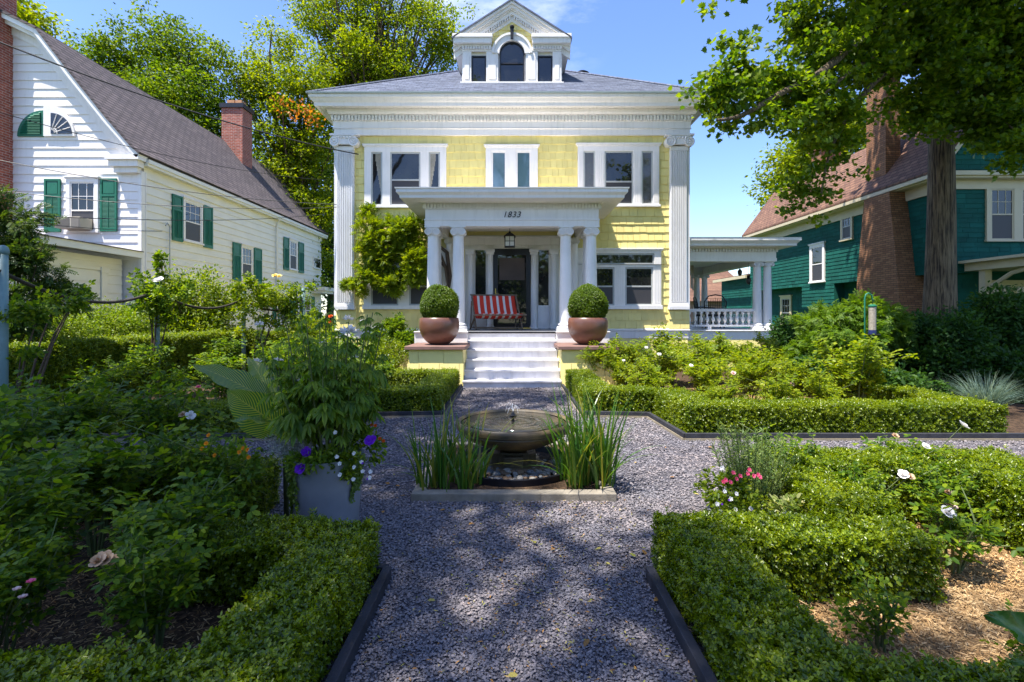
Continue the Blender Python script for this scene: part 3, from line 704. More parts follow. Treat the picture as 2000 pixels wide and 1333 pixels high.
MB().box(-x1+.3, x1-.3, YP+.151, YW-.03, 3.60, 3.63).build('porch_ceiling', M['trim'], H)
# house number (mesh made from the built-in lettering)
fc = bpy.data.curves.new('house_number', 'FONT'); fc.body = '1833'; fc.size = .185; fc.extrude = .006; fc.shear = .28; fc.align_x = 'CENTER'; fc.space_character = 1.12
tmp = bpy.data.objects.new('tmp', fc); COL.objects.link(tmp); dg = bpy.context.evaluated_depsgraph_get()
me = bpy.data.meshes.new_from_object(tmp.evaluated_get(dg)); bpy.data.objects.remove(tmp)
no = link('house_number', me, None, ao); me.materials.clear(); me.materials.append(M['black'])
no.location = (-.01, y0-.016-YW, gz(425, y0)); no.rotation_euler = (R(90), 0, 0)
# steps
stp = MB(); zs = [.15, .33, .51, .69, .87, 1.045]; yb = 9.62; run = .272
SW = .945
for i, z in enumerate(zs):
    y = yb+run*i; zl = 0 if i == 0 else zs[i-1]
    stp.box(-SW, SW, y+.03, YF+.02, zl+.0005, z-.035)
    stp.box(-SW-.01, SW+.01, y, (y+run+.03) if i < 5 else YF+.03, z-.0345, z)
stp.build('porch_steps', M['steps'], H, bevel=.006)
for sx in (-1, 1):
    pr = MB(); a, b = sorted((sx*.965, sx*2.0)); yf = 9.74
    pr.box(a, b, yf, YF-.03, .02, .74)
    Pf = lambda u, d, z: (u, yf-d-(.10*(1-min(z, .4)/.4) if z < .4 else 0), z)
    for za, zb in ((.05, .24), (.24, .47), (.47, .74)): shingles(pr, lambda u, d, z, o=(.07 if za < .1 else .035 if za < .3 else .0): (u, yf-o-d, z), a-(.03 if za < .3 else 0), b+(.03 if za < .3 else 0), za, zb, zb-za, (.3, .5), .03, .002)
    for za, zb in ((.05, .24), (.24, .47), (.47, .74)):
        shingles(pr, lambda u, d, z: (b+d, u, z), yf, YF-.03, za, zb, zb-za, (.3, .5), .03, .002); shingles(pr, lambda u, d, z: (a-d*.6, u, z), yf, YF-.03, za, zb, zb-za, (.3, .5), .02, .002)
    p_ = pr.build('stair_pier', M['yellow'], H)
    MB().box(a-.07, b+.07, yf-.09, YF-.065, .742, .81).build('pier_cap', M['stonecap'], p_, bevel=.008)
    MB().box(a-.01, b+.01, yf-.04, YF-.03, .0, .05).build('pier_base', M['dark'], p_)
# ---- dormer
yd = 14.05; kd = yd/F; dx = lambda px: (px-CX)*kd; dz = lambda py: EYE-(py-HY)*kd
D = MB(); hw = 1.385
D.box(-hw, hw, yd, yd+3.2, 7.7, dz(97)); D.prism([(-hw, dz(97)), (hw, dz(97)), (hw, dz(80)), (0, dz(14)), (-hw, dz(80))], yd+.02, yd+4.2)
D.build('dormer', M['white'], H); DO = CH[H.name][-1]
ty = MB(); PD = lambda a, d, z: (a, yd-d, z)
def inside(u, z):
    return (z > dz(106)+0 and abs(u) < (dz(10)-z)/.66-.2) and not (u*u+(z-dz(108))**2 < (34*kd)**2)
shingles(ty, PD, lambda z: -min(1.3, max(.0, (dz(22)-z)/.64)), lambda z: min(1.3, max(.0, (dz(22)-z)/.64)), dz(104), dz(24), .155, (.12, .22), skip=lambda u, z: not inside(u, z))
ty.box(-hw+.02, hw-.02, yd-.002, yd+.0, dz(104), dz(82)); ty.build('tympanum', M['yellow'], DO)
dp = MB()
for a, b in ((904, 921), (950, 973), (1027, 1050), (1079, 1096)):
    dp.box(dx(a), dx(b), yd-.09, yd-.0, dz(164), dz(104)); dp.box(dx(a+4), dx(b-4), yd-.105, yd-.0901, dz(158), dz(110))
dp.box(-hw-.05, hw+.05, yd-.14, yd+.0, dz(167), dz(164)-.001)
for sx in (-1, 1):
    a, b = sorted((sx*38*kd, sx*97*kd)); dp.box(a, b, yd-.10, yd, dz(104)+.001, dz(95))
    a, b = sorted((sx*39*kd, sx*(113*kd))); dp.box(a, b, yd-.22, yd, dz(92), dz(82)); dp.box(a-.02, b+.02, yd-.26, yd, dz(82)+.001, dz(75))
    dentils(dp, *sorted((sx*40*kd, sx*97*kd)), yd-.10, dz(101), dz(95), .075, .05)
    dp.box(*sorted((sx*40*kd, sx*100*kd)), yd-.13, yd, dz(95)+.001, dz(92)-.001)
dp.build('dormer_trim', M['white'], DO, bevel=.004)
acs = MB(); n = 20; r0, r1 = 24.5*kd, 37.5*kd
for i in range(n):
    t0, t1 = math.pi*i/n, math.pi*(i+1)/n
    q = [(r0*math.cos(t0), dz(108)+r0*math.sin(t0)), (r1*math.cos(t0), dz(108)+r1*math.sin(t0)), (r1*math.cos(t1), dz(108)+r1*math.sin(t1)), (r0*math.cos(t1), dz(108)+r0*math.sin(t1))]
    acs.prism(q, yd-.12, yd)
    q = [(r1*.93*math.cos(t0), dz(108)+r1*.93*math.sin(t0)), (r1*1.04*math.cos(t0), dz(108)+r1*1.04*math.sin(t0)), (r1*1.04*math.cos(t1), dz(108)+r1*1.04*math.sin(t1)), (r1*.93*math.cos(t1), dz(108)+r1*.93*math.sin(t1))]
    acs.prism(q, yd-.15, yd-.1201)
acs.build('arch_casing', M['white'], DO)
def dwin(px0, px1, py0, py1, arch=False):
    x0, x1, z0, z1 = dx(px0), dx(px1), dz(py1), dz(py0); t = .035; s = MB()
    s.box(x0, x0+t, yd-.05, yd-.001, z0, z1); s.box(x1-t, x1, yd-.05, yd-.001, z0, z1); s.box(x0+t, x1-t, yd-.05, yd-.001, z0, z0+t)
    if not arch: s.box(x0+t, x1-t, yd-.05, yd-.001, z1-t, z1); poly = [(x0, z0), (x1, z0), (x1, z1), (x0, z1)]
    else:
        cx_, r = (x0+x1)/2, (x1-x0)/2; s.box(x0+t, x1-t, yd-.055, yd-.001, dz(126)-.02, dz(126)+.02)
        for i in range(16):
            a0, a1 = math.pi*i/16, math.pi*(i+1)/16
            s.prism([(cx_+(r-t)*math.cos(a0), z1+(r-t)*math.sin(a0)), (cx_+r*math.cos(a0), z1+r*math.sin(a0)), (cx_+r*math.cos(a1), z1+r*math.sin(a1)), (cx_+(r-t)*math.cos(a1), z1+(r-t)*math.sin(a1))], yd-.05, yd-.001)
        poly = [(x0, z0), (x1, z0)]+[(cx_+r*math.cos(math.pi*i/16), z1+r*math.sin(math.pi*i/16)) for i in range(17)]
    o = s.build('dormer_window', M['doorframe'], DO)
    MB().prism(poly, yd-.02, yd-.012).build('pane', M['glass'], DO)
dwin(921.5, 949.5, 111, 164); dwin(1050.5, 1078.5, 111, 164); dwin(976, 1024, 108, 163, True)
ky = MB(); ky.prism([(-.035, dz(83)), (.035, dz(83)), (.05, dz(62)), (-.05, dz(62))], yd-.20, yd-.151); ky.lathe([(.06, 0), (.07, .04), (.05, .07)], (0, yd-.17, dz(62)), 10); ky.build('gable_lamp', M['black'], DO)
# gable roof with raking cornice
yfr = 13.82; ax, az = 1.625, EYE-(75-HY)*yfr/F; pk = EYE-(1-HY)*yfr/F
g = MB()
def rake(mb, o0, o1, y0, y1):
    """band parallel to the rake between perpendicular-ish drops o0 < o1 below the top edge"""
    for sx in (-1, 1):
        mb.prism([(sx*ax, az-o0), (0, pk-o0), (0, pk-o1), (sx*ax, az-o1)], y0, y1)
rake(g, .0, .07, yfr, yd+4.5); rake(g, .0705, .16, yfr+.05, yd+.3); rake(g, .1605, .20, yfr+.09, yd+.3)
rake(g, .2005, .30, yfr+.13, yd+.3)
sl_ = (pk-az)/ax
for sx in (-1, 1):
    n = 20
    for i in range(n):
        x0 = .05+1.25*i/n; x1_ = x0+.036
        g.prism([(sx*x0, pk-sl_*x0-.3005), (sx*x1_, pk-sl_*x1_-.3005), (sx*x1_, pk-sl_*x1_-.38), (sx*x0, pk-sl_*x0-.38)], yfr+.14, yd+.1)
rake(g, .3005, .47, yfr+.20, yd+.05)
g.build('raking_cornice', M['white'], DO)
gr = MB()
for sx in (-1, 1): gr.prism([(sx*(ax+.03), az-.02), (0, pk), (0, pk+.045), (sx*(ax+.03), az+.025)], yfr-.03, yd+4.6)
gr.build('dormer_roof', M['slate'], DO)
gs = MB()
for sx in (-1, 1):
    a, b = sorted((sx*hw, sx*(ax-.01))); gs.box(a, b, yfr+.15, yd+4, az-.16, az-.071)
    shingles(gs, lambda a_, d, z, sx=sx: (sx*(hw+d), a_, z), yd, yd+3, 7.7, az-.2, .16)
gs.build('dormer_side', M['white'], DO)
MB().lathe([(.04, 0), (.06, .03), (.03, .07), (.05, .12), (.001, .2)], (0, yfr+.1, pk+.03), 10).build('finial', M['doorframe'], DO)

# ---- side porch
YS = 13.6; sx0, sx1 = W2+.03, 7.16; YSB = 18.4; ks = YS/F; sz = lambda py: EYE-(py-HY)*ks
sp = MB(); sp.box(sx0, sx1-.02, YS+.02, YSB, 0, .74)
for za, zb, d in ((0, .2, .10), (.2, .47, .06), (.47, .74, .03)):
    shingles(sp, lambda a, dd, z, d=d: (a, YS-d-dd, z), sx0, sx1+d, za, zb, zb-za, (.3, .5), .02, .002)
    shingles(sp, lambda a, dd, z, d=d: (sx1+d+dd, a, z), YS, YSB, za, zb, zb-za, (.3, .5), .02, .002)
spo = sp.build('side_porch_base', M['yellow'], H)
b_ = MB(); b_.box(sx0, sx1+.03, YS-.04, YSB, .741, .97); b_.box(sx0, sx1+.08, YS-.09, YSB+.05, .9705, 1.0); b_.build('side_porch_floor', M['greywhite'], H, bevel=.005)
for cx_, cy_ in ((6.72, YS+.16), (7.0, YS+.16), (6.98, YSB-.2), (6.70, YSB-.2), (4.85, YSB-.2)):
    column(H, cx_, cy_, 1.0, sz(511), .115, .30, .13, 'side_porch_column')
b_ = MB(); zt0 = sz(511); ring(b_, sx0+.3, sx1-.28, YS+.28, YSB-.3, [(0, zt0), (.28, zt0), (.28, 3.20), (0, 3.20)]); b_.box(sx0+.3, sx1-.28, YS+.28, YSB-.3, 3.1, 3.19)
b_.box(sx0, sx1+.012, YS-.015, YS-.0005, zt0, zt0+.09)
eo2 = b_.build('side_porch_entablature', M['trim'], H)
dn = MB(); dentils(dn, sx0+.05, sx1+.02, YS-.02, 3.12, 3.20, .08, .04); dn.build('dentil_moulding', M['trim'], eo2); dn = MB(); dentils(dn, YS, YSB, sx1+.06, 3.12, 3.20, .08, .04, 'y'); dn.build('dentil_moulding', M['trim'], eo2)
b_ = MB(); ring(b_, sx0+.28, sx1, YS, YSB, [(-.02, 3.205), (.06, 3.205), (.08, 3.24), (.36, 3.24), (.36, 3.29), (.42, 3.36), (.44, 3.37), (.44, 3.45), (-.02, 3.45)]); b_.box(sx0+.3, sx1-.02, YS+.02, YSB-.02, 3.3, 3.449)
b_.build('side_porch_roof', M['greywhite'], H); rr = CH[H.name][-1]
rt = MB(); rt.add([(sx0, YS-.45, 3.452), (sx1+.45, YS-.45, 3.452), (sx1+.45, YSB+.45, 3.452), (sx0, YSB+.45, 3.452), (sx0, YS+1, 3.6), (sx1-1, YS+1, 3.6), (sx1-1, YSB-1, 3.6), (sx0, YSB-1, 3.6)],
   [(0, 1, 5, 4), (1, 2, 6, 5), (2, 3, 7, 6), (3, 0, 4, 7), (4, 5, 6, 7)]); rt.build('flat_roof_covering', M['slate'], rr)
rl = MB(); rl.box(sx0, 6.62, YS+.08, YS+.20, 1.50, 1.56); rl.box(sx0, 6.62, YS+.10, YS+.18, 1.09, 1.14); rl.box(5.35, 5.45, YS+.11, YS+.17, 1.0, 1.09); rl.box(sx0, 6.62, YS+.07, YS+.21, 1.5605, 1.575)
rl.box(6.9, 7.08, YS+.3, YSB-.3, 1.50, 1.56); rl.box(6.95, 7.03, YS+.3, YSB-.3, 1.09, 1.14); rl.box(sx0, 6.62, YSB-.28, YSB-.12, 1.50, 1.56); rl.box(sx0, 6.62, YSB-.24, YSB-.16, 1.09, 1.14)
rlo = rl.build('balustrade', M['greywhite'], H, bevel=.004)
bp = [(.025, 0), (.04, .005), (.04, .02), (.018, .045), (.03, .08), (.048, .13), (.040, .18), (.020, .23), (.022, .27), (.042, .31), (.04, .335), (.03, .36)]
b0 = MB().lathe(bp, (0, 0, 1.14), 10); 
for o_ in CH[w3.name]:
    if o_.name.startswith('pane'): o_.data.materials[0] = M['blueglass']
proto = None
for i in range(12):
    x = sx0+.10+i*.163
    if proto is None: b1 = MB().lathe(bp, (x, YS+.14, 1.14), 12); proto = b1.build('baluster', M['white'], rlo, auto=50); px0 = x
    else: c = dup(proto, rlo); c.location.x += x-px0
for i in range(24):
    c = dup(proto, rlo); c.location = (6.99-px0, YS+.45+i*.163-(YS+.14), 0)
# ================================================================ WHITE NEIGHBOUR (left)
XL = -11.15; YL = 15.0
LH = thing('white_house', 'white clapboard house with gambrel roof, green shutters and red brick chimneys', 'house', (XL, YL, 0))
PS = lambda a, d, z: (XL+d, a, z)
PG = lambda a, d, z: (a, YL-d, z)
lp = [(-10.90, 6.08), (-11.12, 6.28), (-11.87, 7.14), (-12.85, 8.36), (-13.9, 9.72), (-17.5, 11.45), (-21.1, 9.72), (-23.9, 6.1)]
def profx(z, prof=lp):
    for (x0, z0), (x1, z1) in zip(prof[:-1], prof[1:]):
        if z0 <= z <= z1: return x0+(x1-x0)*(z-z0)/(z1-z0)
    return prof[0][0] if z < prof[0][1] else prof[5][0]
wl = MB(); wl.prism([(XL, 0), (XL, 5.95), (-11.4, 6.3), (-11.95, 7.0), (-13.95, 9.55), (-17.5, 11.25), (-21.0, 9.55), (-23.8, 6.0), (-23.8, 0)], YL, 29.3)
clapboards(wl, PG, -15.4, lambda z: min(XL, profx(z+.12)-.12), 0, 11, .255)
wl.build('wall', M['clap'], LH)
ws = MB(); clapboards(ws, PS, YL+.12, 29.25, 0, 5.85, .255); ws.build('side_wall', M['cream'], LH)
tr = MB()
def band(mb, prof, w0, w1, y0, y1, n0=0, n1=None):
    pr = prof[n0:n1]; no = []
    for i in range(len(pr)):
        a = Vector(pr[max(i-1, 0)]); b = Vector(pr[min(i+1, len(pr)-1)]); d = (b-a).normalized(); q = Vector((d.y, -d.x)); q = q if q.y < 0 or True else -q
        no.append(q)
    for i in range(len(pr)-1):
        p, q = Vector(pr[i]), Vector(pr[i+1]); a, b = no[i], no[i+1]
        if (a.y > 0): a = -a
        if (b.y > 0): b = -b
        mb.prism([tuple(p+a*w0), tuple(q+b*w0), tuple(q+b*w1), tuple(p+a*w1)], y0, y1)
band(tr, lp, -.03, .10, YL-.36, YL-.0); band(tr, lp, .10, .20, YL-.26, YL); band(tr, lp, .20, .42, YL-.06, YL)
tr.box(XL-.75, XL+.24, YL-.36, YL-.02, 5.96, 6.10); tr.box(XL-.70, XL+.16, YL-.28, YL-.02, 5.78, 5.959); tr.box(XL-.62, XL+.08, YL-.18, YL-.02, 5.62, 5.779)
tr.box(XL-.005, XL+.10, YL-.04, YL+.11, 0, 5.7)
tr.build('eave_trim', M['white'], LH)
se = MB(); se.box(XL+.001, XL+.26, YL-.0, 29.6, 5.86, 5.94); se.box(XL+.20, XL+.30, YL+.0, 29.6, 5.941, 6.06); se.box(XL+.001, XL+.06, YL+.12, 29.3, 5.55, 5.859); se.build('gutter', M['cream'], LH)
rf = MB(); band(rf, lp, -.10, -.031, YL-.40, 29.7, 0, 5); band(rf, [(lp[4][0], lp[4][1]), lp[5]], -.10, -.031, YL-.40, 29.7); band(rf, lp[5:], -.10, -.031, YL-.40, 29.7)
rf.build('roof', M['greyroof'], LH)
# half-round gable window: louvred quarter shutter and fan-lit quarter window
kk = YL/F; gxx = lambda px: (px-CX)*kk; gzz = lambda py: EYE-(py-HY)*kk
def quarter(c, r, sgn, n=12): return [(c[0], c[1])]+[(c[0]+sgn*r*math.cos(math.pi/2*i/n), c[1]+r*math.sin(math.pi/2*i/n)) for i in range(n+1)]
cs = MB(); cL = (gxx(105), gzz(264)); 
cs.prism(quarter((gxx(90), gzz(268)), .92, 1), YL-.09, YL-.0); cs.build('fan_window', M['clap'], LH); fw = CH[LH.name][-1]
MB().prism(quarter(cL, .62, 1), YL-.105, YL-.0905).build('pane', M['glass'], fw)
mt = MB()
for i in range(1, 5): a = math.pi/2*i/5; mt.tube([(cL[0]+.12*math.cos(a), YL-.11, cL[1]+.12*math.sin(a)), (cL[0]+.61*math.cos(a), YL-.11, cL[1]+.61*math.sin(a))], .013, 6)
mt.tube([(cL[0]+.2*math.cos(math.pi/2*i/8), YL-.11, cL[1]+.2*math.sin(math.pi/2*i/8)) for i in range(9)], .013, 6); mt.build('muntin', M['white'], fw)
qs = MB(); cq = (gxx(88), gzz(268)); qs.prism(quarter(cq, .77, -1), YL-.07, YL-.0)
for i in range(14):
    z = cq[1]+.06+i*.047; wq = math.sqrt(max(.0, .68**2-(z-cq[1])**2))
    if wq > .1: qs.add([(cq[0]-wq, YL-.072, z+.04), (cq[0]-.06, YL-.072, z+.04), (cq[0]-.06, YL-.105, z), (cq[0]-wq, YL-.105, z), (cq[0]-wq, YL-.072, z-.004), (cq[0]-.06, YL-.072, z-.004)], [(0, 1, 2, 3), (3, 2, 5, 4)])
qs.build('quarter_shutter', M['shutter'], LH)
def shutter(parent, P, a0, a1, z0, z1):
    s = MB(); zm = z0+(z1-z0)*.68; t = .055
    s.box(a0, a1, .03, .052, z0, z1, P)
    for q in ((a0, a0+t, z0, z1), (a1-t, a1, z0, z1), (a0+t, a1-t, z0, z0+.11), (a0+t, a1-t, z1-t, z1), (a0+t, a1-t, zm-.03, zm+.03)): s.box(q[0], q[1], .0521, .075, q[2], q[3], P)
    z = z0+.12
    while z < zm-.05:
        s.add([P(a0+t, .053, z+.03), P(a1-t, .053, z+.03), P(a1-t, .070, z), P(a0+t, .070, z)], [(0, 1, 2, 3)]); z += .037
    s.box((a0+a1)/2-.007, (a0+a1)/2+.007, .0701, .076, z0+.12, zm-.04, P)
    s.box(a0+t+.03, a1-t-.03, .0525, .062, zm+.06, z1-t-.03, P)
    return s.build('shutter', M['shutter'], parent)
window(LH, PG, [(gxx(140), gxx(188), 'dsm', .42)], gzz(452), gzz(357), head=.13, cap=True, sashm=M['white'])
shutter(LH, PG, gxx(90), gxx(121), gzz(454), gzz(351)); shutter(LH, PG, gxx(199), gxx(231), gzz(453), gzz(350))
for (y0, y1, z0, z1, s0, s1) in ((17.02, 17.9, 3.95, 5.27, (16.4, 16.9), (18.06, 18.6)), (20.65, 21.4, 2.86, 4.2, (19.96, 20.52), (21.6, 22.25)), (25.1, 25.85, 3.7, 5.1, (24.4, 24.95), (26.1, 26.75)), (24.1, 24.9, .95, 2.35, (23.3, 23.9), (25.15, 25.8)), (27.0, 27.6, .95, 2.3, (26.3, 26.85), (27.75, 28.2))):
    window(LH, PS, [(y0, y1, 'dsm')], z0, z1, head=.10, sashm=M['white'], leg=.09); shutter(LH, PS, s0[0], s0[1], z0-.1, z1+.1); shutter(LH, PS, s1[0], s1[1], z0-.1, z1+.1)
window(LH, PS, [(28.1, 29.1, 'fm')], 4.05, 4.6, head=.06, leg=.06, cap=False)
hd = MB(); hd.box(XL, XL+.75, 27.9, 29.6, 2.75, 2.95); hd.box(XL, XL+.65, 28.0, 29.5, 2.6, 2.749); hd.build('door_hood', M['cream'], LH)
dd = MB(); dd.box(XL+.03, XL+.08, 22.2, 23.0, .1, 2.2); dd.box(XL+.0801, XL+.1, 22.3, 22.9, 1.2, 2.1); dd.build('side_door', M['white'], LH); MB().box(XL+.1001, XL+.105, 22.35, 22.85, 1.25, 2.05).build('pane', M['glass'], CH[LH.name][-1])
dn = MB(); dn.tube([(XL+.22, 23.6, 5.9), (XL+.1, 23.6, 5.6), (XL+.1, 23.6, .1)], .04, 8); dn.build('downspout', M['cream'], LH)
dn = MB(); dn.tube([(XL+.08, YL+.15, 5.7), (XL+.08, YL+.15, .2)], .035, 8); dn.build('downspout', M['white'], LH)
dn = MB(); dn.tube([(XL+.10, 16.0, 4.25), (XL+.10, 16.1, 4.35), (XL+.10, 16.2, 4.25), (XL+.10, 16.2, 1.2)], .02, 8); dn.build('conduit', M['sash'], LH)
cm = MB(); cm.box(-15.75, -14.90, YL-.45, YL+.1, 0, 12.6); cm.box(-15.82, -14.83, YL-.52, YL+.17, 12.3, 12.45); cm.build('gable_chimney', M['brickred'], LH)
cm = MB(); cm.box(-13.95, -12.95, 24.1, 25.0, 7.6, 11.35); co_ = cm.build('ridge_chimney', M['brickred'], LH)
cm = MB(); cm.box(-14.02, -12.88, 24.03, 25.07, 11.351, 11.55); cm.build('chimney_cap', M['doorframe'], co_)
cm = MB(); cm.box(-13.8, -13.45, 24.3, 24.7, 11.551, 11.8); cm.box(-13.4, -13.1, 24.3, 24.7, 11.551, 11.8); cm.build('chimney_pot', paint('clay_pot', (.5, .25, .12), .8, .2, 6, .2), co_)
# low wing in front with a wide panelled door
XW = -11.6; PWg = lambda a, d, z: (XW+d, a, z)
wg = MB(); wg.box(-16, XW, 8.0, 14.9, 0, 3.05); clapboards(wg, PWg, 8.0, 14.9, 2.72, 3.05, .17); clapboards(wg, PWg, 14.3, 14.9, 0, 2.72, .255); clapboards(wg, PWg, 8.0, 8.8, 0, 2.72, .255)
wg.build('wing_wall', M['cream'], LH)
wd_ = MB(); wd_.box(XW+.001, XW+.06, 14.12, 14.32, 0, 2.75); wd_.box(XW+.001, XW+.09, 14.08, 14.36, 2.6, 2.751); wd_.box(XW+.001, XW+.06, 8.8, 9.0, 0, 2.75); wd_.box(XW+.001, XW+.055, 9.0, 14.1, 2.66, 2.75)
for i in range(8): wd_.box(XW+.001, XW+.025, 9.0, 14.1, .02+i*.33, .02+i*.33+.315)
wd_.build('garage_door', M['cream'], LH)
wr = MB(); wr.prism([(-11.02, 3.10), (-11.02, 3.28), (-16.2, 3.9), (-16.2, 3.72)], 7.6, 14.98); wr.build('wing_eave', M['cream'], LH)
wr = MB(); wr.prism([(-10.99, 3.275), (-10.99, 3.30), (-16.2, 3.93), (-16.2, 3.905)], 7.5, 14.99); wr.build('wing_roof', M['greyroof'], LH)
# air conditioner in the gable window
A = thing('air_conditioner', 'beige window air conditioner jutting from the front window between two green shutters', 'air conditioner', (gxx(160), YL, gzz(450)))
x0, x1, z0, z1 = gxx(133), gxx(186), gzz(451), gzz(430)
a_ = MB(); a_.box(x0+.05, x1-.03, YL-.50, YL-.06, z0, z1); a_.build('housing', M['acunit'], A, bevel=.01)
a_ = MB()
for i in range(10): a_.box(x0+.07, x0+.48, YL-.512, YL-.5005, z0+.03+i*.028, z0+.045+i*.028)
a_.build('grille', paint('ac_grille', (.16, .14, .12), .6, .1, 3, 0), A); MB().box(x0+.53, x1-.05, YL-.512, YL-.5005, z0+.03, z1-.03).build('vent_panel', paint('ac_vent', (.2, .18, .15), .6, .1, 3, 0), A)

# ================================================================ GREEN NEIGHBOUR (right)
XR = 13.3; YR = 15.5
RH = thing('green_house', 'dark green shingled house with cream trim and a brown red roof behind the tree', 'house', (XR, YR, 0))
PR = lambda a, d, z: (XR-d, a, z); PR2 = lambda a, d, z: (XR+.42-d, a, z); PF = lambda a, d, z: (a, YR-d, z)
w_ = MB(); w_.box(XR+.42, 25, YR+.2, 28, 0, 2.7); w_.box(XR, 25, YR, 28, 2.7, 5.75); w_.prism([(XR, 5.75), (14.6, 7.9), (19, 10.0), (25, 5.75)], YR, 27.9); w_.box(XR+.2, 22, 28, 32.3, 0, 3.55); w_.box(XR, XR+.42, 20.7, 23.0, 1.75, 2.7)
shingles(w_, PR, YR, 28.0, 2.7, 5.75, .15, (.3, .6), .02, .002); shingles(w_, PR, 20.7, 23.0, 1.75, 2.7, .15, (.3, .6), .02, .002)
shingles(w_, PR2, YR+.2, 28, 0, 2.7, .15, (.3, .6), .02, .002); shingles(w_, lambda a, d, z: (XR+.2-d, a, z), 28, 32.3, 0, 3.5, .15, (.3, .6), .02, .002)
shingles(w_, PF, XR, 20, 2.75, 5.7, .15, (.3, .6), .02, .002); shingles(w_, PF, lambda z: XR+.1+max(0, z-5.9)*.68, lambda z: 25, 5.75, 8.0, .15, (.3, .6), .02, .002)
shingles(w_, lambda a, d, z: (XR-.0+a*0, 0, 0) if False else (a, YR+.2-d, z), XR+.42, 20, 0, 2.7, .15, (.3, .6), .02, .002)
w_.build('wall', M['teal'], RH)
rp_ = [(12.80, 5.72), (14.70, 8.25), (19.0, 10.15), (25.5, 5.7)]
r_ = MB()
for i in range(3):
    p, q = Vector(rp_[i]), Vector(rp_[i+1]); r_.prism([tuple(p), tuple(q), (q.x, q.y+.09), (p.x, p.y+.09)], YR-.38, 27.95)
r_.box(XR-.05, 22, 28.0, 32.6, 3.62, 3.70)
r_.build('roof', M['redroof'], RH)
t_ = MB()
for i in range(3):
    p, q = Vector(rp_[i]), Vector(rp_[i+1]); t_.prism([(p.x, p.y-.001), (q.x, q.y-.001), (q.x, q.y-.26), (p.x, p.y-.26)], YR-.34, YR-.26)
t_.box(12.80, 12.92, YR-.3, 27.9, 5.60, 5.74); t_.box(12.921, XR-.001, YR-.25, 27.9, 5.56, 5.62); t_.box(XR-.07, XR-.022, YR+.0, 27.9, 5.22, 5.559)
t_.box(XR-.45, 20, YR-.42, YR-.021, 5.62, 5.75); t_.box(XR-.07, 20, YR-.07, YR-.022, 5.28, 5.62); t_.box(XR-.35, 20, YR-.34, YR-.022, 5.56, 5.62); t_.box(XR-.0, XR+.14, YR-.04, YR-.0221, 2.75, 5.27)
t_.box(XR-.3, XR-.2, 28, 32.5, 3.45, 3.615)
t_.build('eave_trim', M['creamtrim'], RH)
window(RH, PR, [(19.62, 20.12, 'dsm')], 4.42, 5.38, head=.02, leg=.10, cap=False, trim=M['creamtrim'], sill=.08)
window(RH, PR, [(21.4, 22.2, 'ds')], 2.85, 4.35, head=.14, leg=.12, trim=M['white'], sashm=M['white'])
window(RH, PR2, [(24.7, 25.4, 'dm')], .8, 2.2, head=.14, leg=.14, trim=M['creamtrim']); window(RH, PR2, [(21.2, 21.9, 'dm')], .5, 1.6, head=.1, leg=.12, cap=False, trim=M['creamtrim'])
window(RH, PF, [(14.74, 15.44, 'dsm'), (15.70, 16.40, 'dsm')], 3.72, 5.28, head=.0, leg=.14, cap=False, trim=M['creamtrim'], sashm=M['creamtrim'])
c_ = MB()
def yprism(mb, poly, x0, x1):
    n = len(poly); mb.add([(x0, y, z) for y, z in poly]+[(x1, y, z) for y, z in poly], [tuple(range(n)), tuple(range(2*n-1, n-1, -1))]+[(i, i+n, (i+1) % n+n, (i+1) % n) for i in range(n)])
yprism(c_, [(16.25, 0), (18.65, 0), (18.45, 2.9), (18.1, 5.55), (16.9, 5.55), (16.55, 2.9)], 12.7, 13.75)
c_.build('chimney_breast', M['brickbrown'], RH)
c_ = MB(); c_.box(13.22, 13.74, 17.75, 18.72, 5.9, 9.9); c_.box(13.15, 13.81, 17.68, 18.79, 9.9, 10.1); c_.build('chimney_stack', M['brickbrown'], RH)
c_ = MB(); c_.box(15.4, 16.4, 25.0, 25.8, 8.0, 10.1); c_.box(15.3, 16.5, 24.9, 25.9, 9.7, 9.85); c_.build('rear_chimney', M['brickbrown'], RH)
# front porch of the green house
p_ = MB(); p_.box(13.95, 20, 11.8, YR-.03, 2.75, 2.98); p_.box(13.75, 20, 11.6, YR-.03, 2.981, 3.06); p_.prism([(13.9, 3.06), (20, 3.06), (20, 3.5)], 11.7, YR-.03)
p_.build('porch_roof', M['creamtrim'], RH)
for (x, y) in ((14.15, 12.1), (14.15, 15.0), (17.5, 12.1)): MB().box(x-.1, x+.1, y-.1, y+.1, 0, 2.75).build('porch_post', M['creamtrim'], RH)
p_ = MB(); p_.tube([(14.15, 12.3, 2.2), (14.15, 12.9, 2.6), (14.15, 13.6, 2.72), (14.15, 14.2, 2.6), (14.15, 14.9, 2.2)], .06, 6); p_.build('porch_brace', M['creamtrim'], RH)
l_ = MB()
for i in range(7): l_.box(13.98+i*.115, 14.02+i*.115, 13.62, 13.64, .5, 2.3)
for i in range(14): l_.box(13.96, 14.74, 13.641, 13.66, .55+i*.13, .59+i*.13)
l_.build('lattice', M['white'], RH)
window(RH, lambda a, d, z: (a, YR+.18-d, z), [(14.9, 15.5, 'dm'), (15.7, 16.3, 'dm')], 1.0, 2.3, trim=M['creamtrim'])
